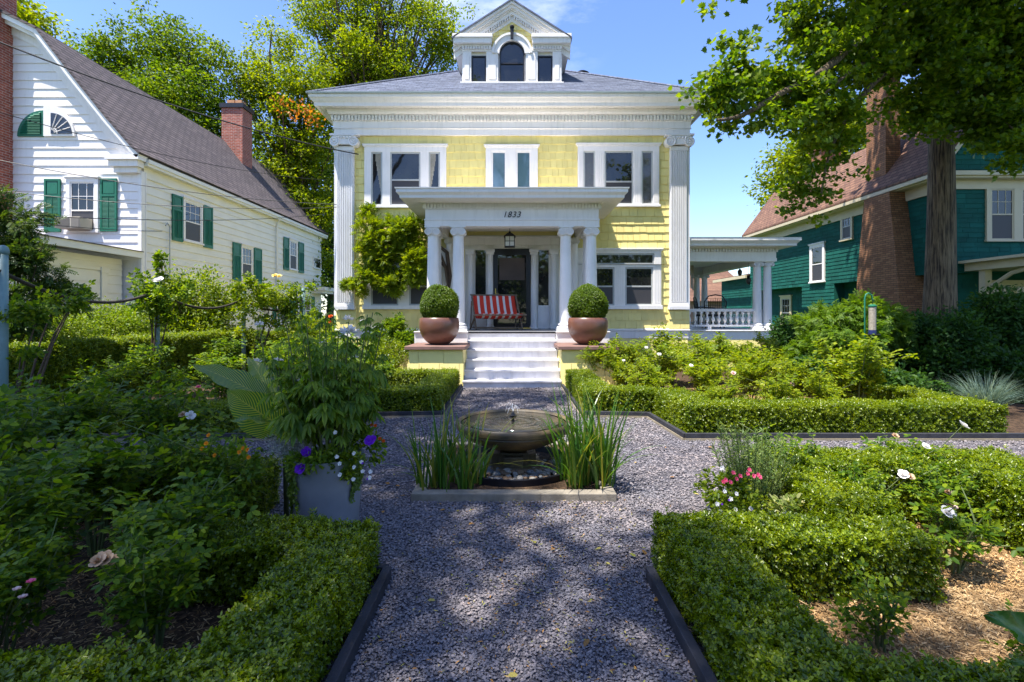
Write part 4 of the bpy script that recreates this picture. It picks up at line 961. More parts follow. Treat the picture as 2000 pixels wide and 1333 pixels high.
# small house far behind, seen through the side porch
FH = thing('distant_house', 'small pinkish roofed house glimpsed far off through the side porch', 'house', (17, 46, 0))
f_ = MB(); f_.box(12, 22, 46, 54, 0, 2.6); f_.build('wall', paint('distant_brick', (.35, .2, .16), .8, .2, 2, .2), FH)
f_ = MB(); f_.add([(11.4, 45.4, 2.6), (22.6, 45.4, 2.6), (22.6, 54.6, 2.6), (11.4, 54.6, 2.6), (13, 50, 6.2), (21, 50, 6.2)], [(0, 1, 5, 4), (1, 2, 5), (2, 3, 4, 5), (3, 0, 4)]); f_.build('roof', M['redroof'], FH)
f_ = MB(); f_.box(14, 15, 45.95, 45.99, 1, 2.2); f_.box(17, 18, 45.95, 45.99, 1, 2.2); f_.build('window', M['glass'], FH)

# ================================================================ WIRES
def sag(p, q, s, n=24):
    p, q = Vector(p), Vector(q); return [p.lerp(q, i/n)-Vector((0, 0, 4*s*(i/n)*(1-i/n))) for i in range(n+1)]
wires = [((-8, 80, 9), (700, 302, 13.1), .20, .016, 'thickest black overhead cable sloping from the top left to the yellow house'),
         ((-8, 218, 10), (640, 352, 19), .25, .008, 'thin overhead wire passing just below the half round gable window'),
         ((-8, 312, 10), (660, 400, 13.1), .16, .009, 'thin overhead wire passing over the tops of the first pair of shutters'),
         ((-8, 372, 10), (660, 405, 13.1), .16, .008, 'thin overhead wire crossing the middle of the gable window shutters'),
         ((-8, 418, 10), (638, 418, 22), .20, .010, 'overhead wire passing in front of the air conditioner'),
         ((-8, 428, 10), (317, 452, 16.0), .06, .008, 'short service wire ending at the conduit on the white house side wall')]
for i, (a, b, s, r, lb) in enumerate(wires):
    m_ = MB(); m_.tube(sag(at(*a), at(*b), s), r, 5); o = m_.build('overhead_wire', M['wire']); tag(o, lb, 'wire', 'overhead wires across the white house')

# ================================================================ PORCH OBJECTS
def bowl(cx, label):
    r = .405; t = thing('bowl_planter', label, 'planter', (cx, 10.25, .812), 'matching brown bowl planters on the stair piers'); c = (cx, 10.25, .812)
    m_ = MB(); pr = [(.13, 0), (.19, .01), (.27, .07), (.345, .16), (.39, .26), (.407, .36), (.405, .45), (.392, .53), (.375, .545), (.355, .53), (.35, .48), (.001, .47)]
    m_.lathe(pr, c, 40); m_.build('bowl', M['bowl'], t, auto=60)
    MB().lathe([(.348, .475), (.001, .485)], c, 20).build('soil', M['soil'], t); return t
bowl(-1.485, 'rounded copper brown bowl planter on the left pier cap beside the steps'); bowl(1.55, 'rounded copper brown bowl planter on the right pier cap beside the steps')
def ball(cx, label, sd):
    g = np.random.default_rng(sd); c = np.array((cx, 10.25, 1.29+.30)); n = 7000
    t = thing('boxwood_ball', label, 'topiary', (cx, 10.25, 1.29), 'clipped boxwood balls in the bowl planters')
    D_ = norm(g.normal(size=(n, 3))); ph = .045*np.sin(D_[:, 0]*6+sd)+.04*np.cos(D_[:, 2]*5+D_[:, 1]*5+sd)-.10*np.clip(-D_[:, 2], 0, 1)+.05*np.abs(D_[:, 2])
    rr = np.array((.36, .36, .385))*(1+ph[:, None]*.8)*(1-.13*g.random(n)[:, None]**2)
    P = c+D_*rr; P = P[P[:, 2] > 1.30]; D_ = D_[:len(P)] if False else norm(P-c)
    s = Scat(); s.add(SPRIG, P, norm(D_+.5*rdir(len(P))), rdir(len(P)), g.uniform(.034, .06, len(P))); s.build('foliage', M['topiary'], t)
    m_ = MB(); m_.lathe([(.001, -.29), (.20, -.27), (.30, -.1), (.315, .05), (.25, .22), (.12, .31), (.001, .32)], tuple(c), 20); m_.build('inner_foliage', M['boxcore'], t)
ball(-1.485, 'round clipped boxwood ball in the left bowl planter', 3); ball(1.55, 'round clipped boxwood ball, slightly taller, in the right bowl planter', 8)
# lantern
lx, ly = gx(995.5, 12.2), 12.2; zb_, zt_ = gz(482, ly), gz(463, ly)
L_ = thing('porch_lantern', 'black framed square lantern with frosted panes hanging from the entrance porch ceiling', 'lantern', (lx, ly, zt_))
m_ = MB(); h_ = .115
for sx in (-1, 1):
    for sy in (-1, 1): m_.box(lx+sx*h_-.009, lx+sx*h_+.009, ly+sy*h_-.009, ly+sy*h_+.009, zb_, zt_)
m_.box(lx-h_-.01, lx+h_+.01, ly-h_-.01, ly+h_+.01, zb_-.015, zb_); m_.box(lx-.006, lx+.006, ly-h_-.008, ly-h_+.004, zb_, zt_); m_.box(lx-h_, lx+h_, ly-h_-.008, ly-h_+.004, (zb_+zt_)/2-.006, (zb_+zt_)/2+.006)
m_.add([(lx-.145, ly-.145, zt_), (lx+.145, ly-.145, zt_), (lx+.145, ly+.145, zt_), (lx-.145, ly+.145, zt_), (lx-.05, ly-.05, zt_+.09), (lx+.05, ly-.05, zt_+.09), (lx+.05, ly+.05, zt_+.09), (lx-.05, ly+.05, zt_+.09)], [(3, 2, 1, 0), (0, 1, 5, 4), (1, 2, 6, 5), (2, 3, 7, 6), (3, 0, 4, 7), (4, 5, 6, 7)])
m_.tube([(lx, ly, zt_+.09), (lx, ly, 3.6)], .006, 6); m_.lathe([(.03, 0), (.03, .03), (.01, .05)], (lx, ly, zt_+.09), 10)
m_.build('frame', M['black'], L_); MB().box(lx-h_+.012, lx+h_-.012, ly-h_+.012, ly+h_-.012, zb_+.001, zt_-.002).build('glass', M['lamp'], L_)
# striped sling bench
bx, by = gx(971, 12.2), 12.2
B = thing('sling_bench', 'two seat wooden deck chair with a red and white striped sling on the porch', 'deck chair', (bx, by, FZ))
hw_ = .56; fr = MB()
for sx in (-1, 1):
    x = bx+sx*hw_
    fr.tube([(x, by+.42, FZ+.86), (x, by-.30, FZ+.02)], .021, 6); fr.tube([(x+sx*.04, by-.46, FZ+.36), (x+sx*.04, by+.40, FZ+.02)], .021, 6); fr.tube([(x+sx*.02, by+.30, FZ+.70), (x+sx*.02, by+.52, FZ+.05)], .017, 6)
fr.tube([(bx-hw_-.04, by+.42, FZ+.86), (bx+hw_+.04, by+.42, FZ+.86)], .02, 6); fr.tube([(bx-hw_-.06, by-.46, FZ+.36), (bx+hw_+.06, by-.46, FZ+.36)], .02, 6)
fr.tube([(bx-hw_, by-.28, FZ+.05), (bx+hw_, by-.28, FZ+.05)], .016, 6); fr.tube([(bx-hw_, by+.38, FZ+.05), (bx+hw_, by+.38, FZ+.05)], .016, 6)
fr.build('frame', M['wood'], B)
sg = MB(); n = 22; m2 = 24; q0 = Vector((0, by+.44, FZ+.875)); q1 = Vector((0, by+.12, FZ+.24)); q2 = Vector((0, by-.48, FZ+.385)); vs = []
for j in range(n+1):
    t = j/n; p = q0*(1-t)**2+Vector((0, by+.06, FZ+.02))*2*t*(1-t)+q2*t*t
    for i in range(m2+1):
        u = -1+2*i/m2; vs.append((bx+u*(hw_-.03), p.y, p.z-.02*(1-u*u)*math.sin(math.pi*t)))
sg.add(vs, [(j*(m2+1)+i, j*(m2+1)+i+1, (j+1)*(m2+1)+i+1, (j+1)*(m2+1)+i) for j in range(n) for i in range(m2)]); so_ = sg.build('sling', M['stripe'], B, smooth=True)
B.rotation_euler.z = R(13)
sdm = so_.modifiers.new('thick', 'SOLIDIFY'); sdm.thickness = .006
# side porch contents
def wicker(x, y, rz, label):
    t = thing('wicker_chair', label, 'chair', (0, 0, 0), 'dark wicker chairs on the side porch'); m_ = MB()
    m_.tube([(-.3, .25, .42), (-.32, .3, .8), (-.2, .33, .98), (0, .34, 1.02), (.2, .33, .98), (.32, .3, .8), (.3, .25, .42)], .02, 6)
    for i in range(9): a = -.26+i*.065; m_.tube([(a, .26, .42), (a, .32, .93-abs(a)*.4)], .006, 4, False)
    for i in range(5): m_.tube([(-.3, .27+i*.012, .5+i*.1), (.3, .27+i*.012, .5+i*.1)], .006, 4, False)
    for s in (-1, 1): m_.tube([(s*.3, .27, .66), (s*.34, 0, .66), (s*.33, -.25, .64), (s*.3, -.27, .4)], .02, 6)
    m_.build('back_frame', M['doorframe'], t)
    m_ = MB(); m_.box(-.3, .3, -.28, .28, .36, .42); m_.build('seat', M['doorframe'], t); m_ = MB(); m_.box(-.27, .27, -.26, .22, .4205, .48); m_.build('cushion', M['curtain'], t, bevel=.02)
    for a, b in ((-.27, -.25), (.27, -.25), (-.27, .25), (.27, .25)): MB().tube([(a, b, 0), (a, b, .37)], .02, 6).build('leg', M['doorframe'], t)
    place(t, (x, y, 1.0), rz, 1, label)
wicker(6.25, 15.6, R(170), 'dark wicker chair seen from behind over the side porch rail'); wicker(7.0-.5, 16.9, R(60), 'dark wicker chair farther back near the side porch columns')
hb = MB(); 
for i in range(26):
    x = 4.75+i*.021; y = 14.6+.03*math.sin(i*1.1); zb2 = gz(566, 14.6)+.05*math.sin(i*.4); hb.box(x, x+.019, y, y+.006, zb2, 2.85)
for i in range(14): hb.tube([(4.77+i*.04, 14.6, gz(566, 14.6)+.03), (4.77+i*.04, 14.6, gz(566, 14.6)-.08)], .004, 4)
tag(hb.build('porch_curtain', M['curtain']), 'fringed tan cloth hanging in the side porch opening beside the corner pilaster', 'curtain')
for (px, py, Y, lb) in ((1445, 532, 15.5, 'small hanging light under the side porch ceiling, nearer the rail'), (1462, 548, 14.6, 'small hanging light under the side porch ceiling, nearest the columns')):
    p = at(px, py, Y); t = thing('hanging_light', lb, 'lantern', p, 'small lights hanging under the side porch ceiling')
    MB().tube([p+Vector((0, 0, .10)), (p.x, p.y, 3.1)], .005, 5).build('cord', M['black'], t); MB().lathe([(.03, -.12), (.065, -.05), (.07, .03), (.02, .1)], p, 10).build('shade', M['doorframe'], t)
# ================================================================ TREES
def lob(px, py, Y, rx, ry, rz=None):
    c = at(px, py, Y); return (c.x, c.y, c.z, rx*Y/F, (rz if rz else rx*Y/F*.9), ry*Y/F)
def tree(name, label, cat, base, fork, r0, lobes, ncl, per, clr, leaf, lm, bark, sd, tpl=DI, group=None, limbs=40, up=.7, flat_=.6, keep=None, sub=3):
    g = np.random.default_rng(sd); rr = random.Random(sd)
    t = thing(name, label, cat, base, group); Lb = np.array(lobes); vol = Lb[:, 3]*Lb[:, 4]*Lb[:, 5]; w_ = vol**.8; w_ = w_/w_.sum()
    idx = g.choice(len(Lb), ncl, p=w_); u = norm(g.normal(size=(ncl, 3)))*(g.random((ncl, 1))**.42)
    C = Lb[idx, :3]+u*Lb[idx, 3:]
    if keep is not None: C = C[keep(C)]
    m_ = MB(); bx_, fk = Vector(base), Vector(fork)
    n = 14; pts = []; rad = []
    for i in range(n+1):
        q = i/n; p = bx_.lerp(fk, q); p.x += .12*math.sin(q*5+sd)*r0*2; p.y += .1*math.cos(q*4+sd)*r0*2; pts.append(p); rad.append(r0*(1+.55*math.exp(-q*n*1.1))*(1-.5*q))
    m_.tube(pts, rad, 14)
    order = list(range(len(C))); rr.shuffle(order)
    for i in order[:limbs]:
        e = Vector(C[i]); q = rr.uniform(.45, 1); s = bx_.lerp(fk, q); 
        if s.z > e.z+1: s = bx_.lerp(fk, max(.4, q-.3))
        L = (e-s).length; mid = s.lerp(e, .5)+Vector((rr.uniform(-.1, .1)*L, rr.uniform(-.1, .1)*L, rr.uniform(.02, .16)*L)); r1 = min(r0*.5, .012*L+.02)
        cv = [s*(1-k_)**2+mid*2*k_*(1-k_)+e*k_*k_ for k_ in [j/7 for j in range(8)]]
        m_.tube(cv, [r1*(1-.85*j/7)+.008 for j in range(8)], 6, False)
    m_.build('trunk', bark, t, smooth=True)
    # sub-clusters give uneven clumps with gaps between
    D2 = C[:, None, :]+g.normal(size=(len(C), sub, 3))*clr*np.array((.8, .8, .55)); D2 = D2.reshape(-1, 3)
    m = len(D2)*per; src = np.repeat(D2, per, 0); off = g.normal(size=(m, 3))*clr*.42*np.array((1, 1, flat_)); P = src+off
    T = norm(off*np.array((1, 1, .4))+g.normal(size=(m, 3))*clr*.35+np.array((0, 0, -.25*clr))); N = g.normal(size=(m, 3))*.55; N[:, 2] += up
    s = Scat(); s.add(tpl, P, T, N, leaf*g.uniform(.6, 1.25, m)); s.build('crown', lm, t)
    return t
BT = 'trees behind the houses'
tree('broadleaf_tree', 'spreading dark green tree rising behind the white house roof, leftmost', 'tree', (-19.5, 30, 0), (-19.3, 29, 13), .35,
     [lob(215, 120, 29, 50, 45), lob(300, 85, 29, 75, 50), lob(385, 120, 29, 60, 55), lob(260, 190, 29, 90, 70), lob(360, 220, 28, 85, 90), lob(430, 300, 28, 70, 80), lob(180, 110, 29, 30, 25)], 330, 40, .62, .20, M['tree1'], M['twig'], 21, group=BT, limbs=70)
tree('broadleaf_tree', 'tree with patches of rusty leaves between the white and yellow houses', 'tree', (-12.6, 31, 0), (-12.8, 30.5, 12), .34,
     [lob(545, 100, 31, 40, 40), lob(500, 165, 30, 60, 60), lob(590, 175, 30, 55, 70), lob(560, 260, 30, 75, 80), lob(625, 250, 30, 50, 80), lob(540, 370, 30, 70, 80), lob(610, 400, 30, 60, 90), lob(600, 500, 30, 60, 80)], 400, 38, .58, .19, M['tree2'], M['twig'], 22, group=BT, limbs=80)
tree('broadleaf_tree', 'tall yellow green maple rising straight behind the yellow house roof', 'tree', (-9.0, 35, 0), (-8.8, 34.5, 15), .38,
     [lob(635, 25, 34, 55, 55), lob(700, 80, 34, 75, 75), lob(760, 10, 34, 70, 45), lob(830, 50, 34, 55, 55), lob(870, 95, 34, 45, 60), lob(770, 130, 34, 90, 50), lob(650, 150, 34, 40, 60), lob(700, 190, 34, 70, 60), lob(600, 20, 34, 25, 40), lob(690, -60, 34, 80, 50)], 420, 40, .62, .20, M['tree2'], M['twig'], 23, group=BT, limbs=110)
tree('broadleaf_tree', 'dark tree filling the narrow gap beside the left corner pilaster', 'tree', (-14.5, 40, 0), (-14.3, 39.5, 9), .3,
     [lob(620, 330, 38, 70, 80), lob(640, 450, 38, 50, 90), lob(560, 470, 38, 80, 90), lob(640, 560, 38, 50, 50), lob(500, 420, 38, 80, 80), lob(470, 330, 38, 70, 70)], 330, 24, .8, .32, M['tree3'], M['twig'], 24, group=BT)
tree('broadleaf_tree', 'bright green tree showing above the green house roof', 'tree', (23, 37, 0), (22.8, 36.6, 9), .32,
     [lob(1545, 330, 37, 50, 55), lob(1600, 280, 37, 65, 55), lob(1660, 250, 37, 60, 50), lob(1740, 240, 37, 60, 60), lob(1620, 340, 37, 70, 60), lob(1510, 385, 37, 30, 40)], 300, 24, .75, .30, M['tree2'], M['twig'], 25, group=BT)
tree('broadleaf_tree', 'yellowish tree crown peeping over the top left chimney', 'tree', (-26, 25, 0), (-26, 25, 13), .3,
     [lob(20, 40, 24, 60, 40), lob(-60, 40, 24, 70, 50), lob(60, 90, 24, 40, 30)], 110, 26, .6, .24, M['tree2'], M['twig'], 26, group=BT)
# rusty sprays in the second tree
rs = Scat(); g = np.random.default_rng(5); P = np.vstack([np.array(at(px, py, 27.6))+g.normal(size=(34, 3))*.3 for px, py in ((555, 200), (575, 225), (600, 215), (612, 235))]); rs.add(DI, P, rdir(len(P)), rdir(len(P))+np.array((0, 0, .7)), .22)
rt_ = [o for o in COL.objects if o.name == 'broadleaf_tree.001'][0]; rs.build('rusty_foliage', M['rust'], rt_)
# background filler so that the horizon is closed between the houses
for i, (x, y, h_, lb) in enumerate(((-30, 55, 9, 'distant tree beyond the driveway on the left'), (-5, 60, 9, 'distant tree hidden behind the yellow house'), (20, 62, 8, 'distant tree past the pinkish roofed house'), (34, 45, 9, 'distant tree behind the green house'))):
    tree('distant_tree', lb, 'tree', (x, y, 0), (x, y, h_*.6), .3, [(x, y, h_*.55, 6, 4, h_*.4), (x-4, y, h_*.4, 4, 3, h_*.35), (x+4, y, h_*.42, 4, 3, h_*.35)], 130, 22, 1.1, .5, M['tree1'], M['twig'], 40+i, group=BT, limbs=20)
# ---- the maple on the right
ml = [(1410, 190, 9.0, 26, 36), (1445, 150, 9.3, 45, 40), (1470, 205, 9.3, 60, 34), (1540, 170, 9.8, 66, 34), (1500, 128, 9.6, 36, 14), (1600, 215, 10, 60, 34), (1560, 235, 9.6, 34, 28),
      (1620, 120, 10.4, 75, 60), (1600, 35, 10.6, 75, 45), (1690, 50, 11, 80, 60), (1440, 30, 9.2, 28, 70), (1690, 120, 11, 60, 40), (1790, 80, 11.4, 80, 80), (1790, 215, 11.3, 45, 50), (1880, 50, 12, 90, 70), (1900, 150, 11.6, 80, 60), (1980, 100, 11, 80, 90),
      (1990, 220, 10.6, 60, 60), (1930, 230, 11, 50, 40), (1960, 20, 11, 90, 60), (1985, 290, 10.4, 36, 24), (1880, 250, 11.2, 30, 26), (1840, 130, 10.8, 60, 40), (1610, 320, 11, 38, 40), (1575, 375, 11, 28, 42), (1625, 260, 10.8, 60, 26), (1590, 420, 11, 20, 22), (1385, 215, 8.9, 12, 22)]
ml = [lob(*q) for q in ml]
up_ = [(10.5, 12.5, 11.5, 4.5, 4, 3), (8, 12, 11.5, 3.5, 3.5, 2.2), (13.5, 12.5, 11.5, 4, 4, 3), (10.7, 13, 15, 4, 4, 2.5), (12.5, 13.5, 11.5, 4.5, 3, 2), (9, 10, 10.3, 3.0, 2.0, 1.2), (13.5, 13.4, 12.2, 3.6, 1.8, .9), (6.4, 7, 9.6, 2.2, 1.6, .8)]
MT = tree('maple_tree', 'big maple with a thick furrowed trunk and leafy boughs hanging over the green house', 'tree', (10.72, 12.5, 0), (10.6, 12.6, 11.5), .345, ml, 560, 32, .25, .100, M['maple'], M['bark'], 31, tpl=MA, limbs=0, flat_=.5)
s = Scat(); g = np.random.default_rng(32); Lb = np.array(up_); idx = g.choice(8, 1500, p=np.array([2, 1.5, 2, 1, 2.5, 1, 3, 1])/14); C = Lb[idx, :3]+norm(g.normal(size=(1500, 3)))*(g.random((1500, 1))**.5)*Lb[idx, 3:]; C = C[C[:, 2] > 1.43+.64*C[:, 1]+.6]
P = np.repeat(C, 55, 0)+g.normal(size=(len(C)*55, 3))*.55*np.array((1, 1, .5)); s.add(MA, P, rdir(len(P)), rdir(len(P))*.6+np.array((0, 0, .8)), g.uniform(.16, .26, len(P))); s.build('upper_crown', M['maple'], MT)
lb_ = MB(); tb = Vector((10.65, 12.5, 0))
def limb(px_list, z0, r):
    px_list = [(q[0], q[1], q[2]-.4) for q in px_list]
    pts = [tb+Vector((0, 0, z0))]+[at(*q) for q in px_list]; out_ = []
    for i in range(len(pts)-1):
        p0 = pts[max(i-1, 0)]; p1 = pts[i]; p2 = pts[i+1]; p3 = pts[min(i+2, len(pts)-1)]
        for k_ in range(5):
            t_ = k_/5; out_.append(.5*((2*p1)+(p2-p0)*t_+(2*p0-5*p1+4*p2-p3)*t_*t_+(3*p1-p0-3*p2+p3)*t_**3))
    out_.append(pts[-1]); n_ = len(out_); lb_.tube(out_, [r*(1-.9*i/(n_-1))+.006 for i in range(n_)], 8, False)
limb([(1760, 20, 11.6), (1680, 75, 10.8), (1600, 145, 10.2), (1530, 180, 9.8), (1450, 225, 9.3), (1400, 235, 9.0)], 9.5, .13)
limb([(1790, 60, 11.8), (1740, 130, 11.4), (1690, 180, 11), (1650, 240, 11), (1620, 300, 11), (1600, 400, 11)], 8.0, .09)
limb([(1820, 110, 12), (1780, 130, 11.6), (1740, 132, 11.3)], 7.6, .10); limb([(1920, 90, 12), (1980, 130, 11.5), (2040, 180, 11)], 8.0, .15)
limb([(1900, 160, 12), (1940, 220, 11.2), (1990, 260, 10.8)], 6.5, .06); limb([(1700, 115, 10.9), (1620, 175, 10.2), (1570, 225, 9.8)], 8.6, .05)
lb_.build('limb', M['bark'], MT, smooth=True)
# ---- trees on the near side of the garden (above and behind the camera): their leaves shade the lawn side and dapple the gravel
def hidden(C): return C[:, 2] > 1.43+.66*np.maximum(C[:, 1], -3)+1.3
tree('shade_tree', 'tall street tree standing behind the garden whose crown shades the left beds', 'tree', (-8.5, -3.5, 0), (-8.5, -2.5, 14), .45,
     [(q[0]-1.92, q[1]-1.32, q[2]+6)+q[3:] for q in [(-8, 0, 9.5, 3.5, 3.5, 2), (-5, 2.0, 9.0, 2.4, 2.4, 1.4), (-7.0, 4.0, 10.2, 2.6, 2.0, 1.4), (-4.6, 4.0, 9.8, 2.0, 1.8, 1.3), (-3.6, .6, 8.2, 1.5, 1.5, 1.0), (-3.0, 6.4, 9.8, 1.3, 1.2, .8), (-2.0, -.6, 8, .55, .8, .5)]], 420, 24, .50, .2, M['tree1'], M['bark'], 51, group='street trees behind the camera', keep=hidden)
tree('shade_tree', 'second street tree standing behind the garden path', 'tree', (1.5, -6.5, 0), (.2, -5.5, 13), .4,
     [(q[0]-1.92, q[1]-1.32, q[2]+6)+q[3:] for q in [(-1.6, -1.2, 8.2, 1.7, 1.3, 1.0), (0, -3, 8.5, 2.5, 2, 1.6), (2.5, -4.5, 8.5, 3, 2, 1.8), (-2.2, .9, 8.4, 1.0, .9, .7), (-.9, .2, 8.6, .9, .6, .5)]], 150, 22, .45, .2, M['tree1'], M['bark'], 52, group='street trees behind the camera', keep=hidden)
tree('shade_tree', 'third street tree across the road behind the garden', 'tree', (9, -22, 0), (9, -21.5, 5), .35, [(9, -22, 5, 6, 3, 3.5), (2, -23, 4.5, 5, 3, 3.5), (17, -22, 5, 6, 3, 4), (-7, -23, 5, 6, 3, 4), (-16, -22, 5, 6, 3, 4), (-3, -23, 4, 6, 3, 3.5)], 500, 22, 1.0, .45, M['tree1'], M['bark'], 53, group='street trees behind the camera')

# ================================================================ HEDGES
def hedge(name, label, boxes, h, dens, sc, seed, mat='box', z0=.03, amp=.012, group='clipped box hedges round the beds', tpl=SPRIG, cat='hedge'):
    """boxes: (x0, x1, y0, y1[, h]) butted together"""
    g = np.random.default_rng(seed); bb = [b if len(b) > 4 else b+(h,) for b in boxes]
    t = thing(name, label, cat, ((bb[0][0]+bb[0][1])/2, (bb[0][2]+bb[0][3])/2, 0), group); P = []; N = []
    for (x0, x1, y0, y1, hh) in bb:
        for (ax_, area) in (('t', (x1-x0)*(y1-y0)), ('x0', (y1-y0)*hh), ('x1', (y1-y0)*hh), ('y0', (x1-x0)*hh), ('y1', (x1-x0)*hh)):
            n = int(area*dens*(1.2 if ax_ == 't' else .9)); 
            if n < 1: continue
            q = g.random((n, 3)); p = np.stack([x0+(x1-x0)*q[:, 0], y0+(y1-y0)*q[:, 1], z0+(hh-z0)*q[:, 2]], 1); nv = np.zeros((n, 3))
            if ax_ == 't': p[:, 2] = hh; nv[:, 2] = 1
            elif ax_ == 'x0': p[:, 0] = x0; nv[:, 0] = -1
            elif ax_ == 'x1': p[:, 0] = x1; nv[:, 0] = 1
            elif ax_ == 'y0': p[:, 1] = y0; nv[:, 1] = -1
            else: p[:, 1] = y1; nv[:, 1] = 1
            P.append(p); N.append(nv)
    P = np.vstack(P); N = np.vstack(N); ok = np.ones(len(P), bool)
    for (x0, x1, y0, y1, hh) in bb: ok &= ~((P[:, 0] > x0+.02) & (P[:, 0] < x1-.02) & (P[:, 1] > y0+.02) & (P[:, 1] < y1-.02) & (P[:, 2] < hh-.02))
    P, N = P[ok], N[ok]
    w_ = np.sin(P[:, 0]*9+P[:, 2]*5+seed)*np.sin(P[:, 1]*8+seed*2)+.6*np.sin(P[:, 0]*23+seed)*np.cos(P[:, 1]*21)
    P = P+N*(amp*w_-g.random(len(P))**2*.05)[:, None]
    T = norm(N+g.normal(size=P.shape)*.55+np.array((0, 0, .25)))
    # a few long young shoots
    S_ = sc*g.uniform(.7, 1.25, len(P)); s = Scat(); s.add(tpl, P, T, rdir(len(P)), S_); 
    k_ = g.choice(len(P), max(4, len(P)//45)); s.add(tpl, P[k_]+N[k_]*sc*.6+np.array((0, 0, sc*.4)), norm(T[k_]+np.array((0, 0, .8))), rdir(len(k_)), sc*1.1)
    s.build('foliage', M[mat], t)
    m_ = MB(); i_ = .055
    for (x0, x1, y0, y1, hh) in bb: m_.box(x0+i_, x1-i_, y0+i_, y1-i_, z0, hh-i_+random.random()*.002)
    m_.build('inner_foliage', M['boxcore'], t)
    return t
def mir(bs): return [(-b[1], -b[0])+tuple(b[2:]) for b in bs]
lo = [(.80, 1.14, .95, 2.30), (.80, 2.02, 2.26, 2.66), (1.66, 2.03, 2.62, 3.38), (1.66, 3.4, 3.34, 3.70)]
hedge('box_hedge', 'glossy box hedge at the lower right bordering the mulch bed', [(.80, 1.12, .95, 2.50, .30), (.80, 2.10, 2.46, 2.80, .31), (1.76, 2.12, 2.76, 3.44, .37), (1.78, 3.6, 3.40, 3.76, .41)], .35, 5000, .034, 61)
hedge('box_hedge', 'shaded box hedge at the very bottom right corner', [(1.06, 3.2, 1.30, 1.62, .30)], .3, 5000, .034, 62)
hedge('box_hedge', 'short box hedge block at the right edge beyond the mulch', [(2.95, 3.5, 2.90, 3.38, .42)], .42, 5000, .034, 63)
hedge('box_hedge', 'box hedge at the lower left bordering the gravel path', [(-1.05, -.73, .95, 2.72, .30), (-1.75, -1.03, 2.44, 2.76, .30), (-2.05, -1.70, 2.7, 3.45, .33), (-4.6, -1.75, 3.40, 3.75, .34)], .32, 5000, .034, 64)
hedge('box_hedge', 'shaded box hedge at the very bottom left corner', [(-3.6, -1.0, 1.32, 1.66, .31)], .3, 5000, .034, 65)
hedge('box_hedge', 'sunlit box hedge on the right between the steps and the walkway', [(1.02, 1.42, 7.2, 9.45, .37), (1.02, 2.05, 6.98, 7.38, .36), (1.98, 2.42, 5.80, 7.1, .37), (2.0, 5.66, 5.74, 6.14, .37), (5.28, 5.68, 6.1, 9.3, .37)], .36, 3200, .038, 66)
hedge('box_hedge', 'box hedge on the left between the steps and the grey planter', [(-1.42, -1.02, 7.2, 9.45, .37), (-2.6, -1.02, 6.98, 7.38, .36), (-2.45, -2.0, 5.80, 7.1, .36), (-6.2, -2.0, 5.74, 6.14, .36)], .36, 3200, .038, 67)
hedge('box_hedge', 'back arm of the box hedge below the left facade windows', [(-3.4, -1.42, 9.05, 9.42, .38)], .36, 2400, .038, 68)
hedge('privet_hedge', 'waist high privet hedge running along the driveway on the left', [(-7.25, -6.65, 6.2, 12.4, .97), (-6.7, -4.6, 12.4, 12.9, .95)], .95, 1800, .058, 69, 'privet', group='tall privet hedge', amp=.03)

# ================================================================ SHRUBS
def shrub(name, label, cat, lobes, n, ls, mat, seed, tpl=DI, group=None, up=.6, stems=14, stem='twig', droop=0, shell=.5):
    g = np.random.default_rng(seed); Lb = np.array(lobes, float); b = (Lb[0, 0], Lb[0, 1], 0); t = thing(name, label, cat, b, group)
    w_ = Lb[:, 3]*Lb[:, 4]*Lb[:, 5]; w_ = w_**.75/np.sum(w_**.75); idx = g.choice(len(Lb), n, p=w_)
    nc = max(12, n//38); ci = g.choice(len(Lb), nc, p=w_); u = norm(g.normal(size=(nc, 3)))*(g.random((nc, 1))**shell); C = Lb[ci, :3]+u*Lb[ci, 3:]
    k_ = g.integers(0, nc, n); sz_ = Lb[ci[k_], 3:].mean(1, keepdims=True); off = g.normal(size=(n, 3))*sz_*.17*np.array((1, 1, .8)); P = C[k_]+off
    out_ = norm(P-Lb[ci[k_], :3]); ok = P[:, 2] > .02; P, out_ = P[ok], out_[ok]; n = len(P)
    T = norm(out_+g.normal(size=(n, 3))*.7+np.array((0, 0, -droop))); N = norm(out_*.5+g.normal(size=(n, 3))*.5+np.array((0, 0, up)))
    s = Scat(); s.add(tpl, P, T, N, ls*g.uniform(.65, 1.3, n)); s.build('foliage', M[mat], t)
    if stems:
        m_ = MB()
        for i in range(stems):
            e = Vector(C[g.integers(0, nc)]); a = Vector((b[0]+g.uniform(-.1, .1), b[1]+g.uniform(-.1, .1), 0)); md = a.lerp(e, .5)+Vector((0, 0, .12*(e-a).length))
            m_.tube([a, a.lerp(md, .6), md.lerp(e, .2), e], [.018, .014, .010, .004], 5, False)
        m_.build('stems', M[stem], t)
    return t
def sl(px, py, Y, rx, ry): return lob(px, py, Y, rx, ry)
shrub('spirea_shrub', 'low golden green shrub behind the privet hedge, left of the taller one', 'shrub', [sl(110, 640, 9.6, 60, 38), sl(60, 650, 9.6, 50, 35)], 9000, .055, 'spirea', 71, group='shrubs along the white house')
shrub('spirea_shrub', 'golden green mound behind the hedge in front of the garage door', 'shrub', [sl(215, 635, 10.8, 75, 42), sl(250, 640, 11, 60, 40)], 11000, .055, 'spirea', 72, group='shrubs along the white house')
shrub('broadleaf_shrub', 'large rounded dark green shrub beside the white house side wall', 'shrub', [sl(385, 590, 12.6, 75, 62), sl(340, 620, 12.4, 50, 60), sl(430, 620, 12.5, 45, 55), sl(380, 660, 12.3, 80, 50)], 17000, .075, 'privet', 73, tpl=OV)
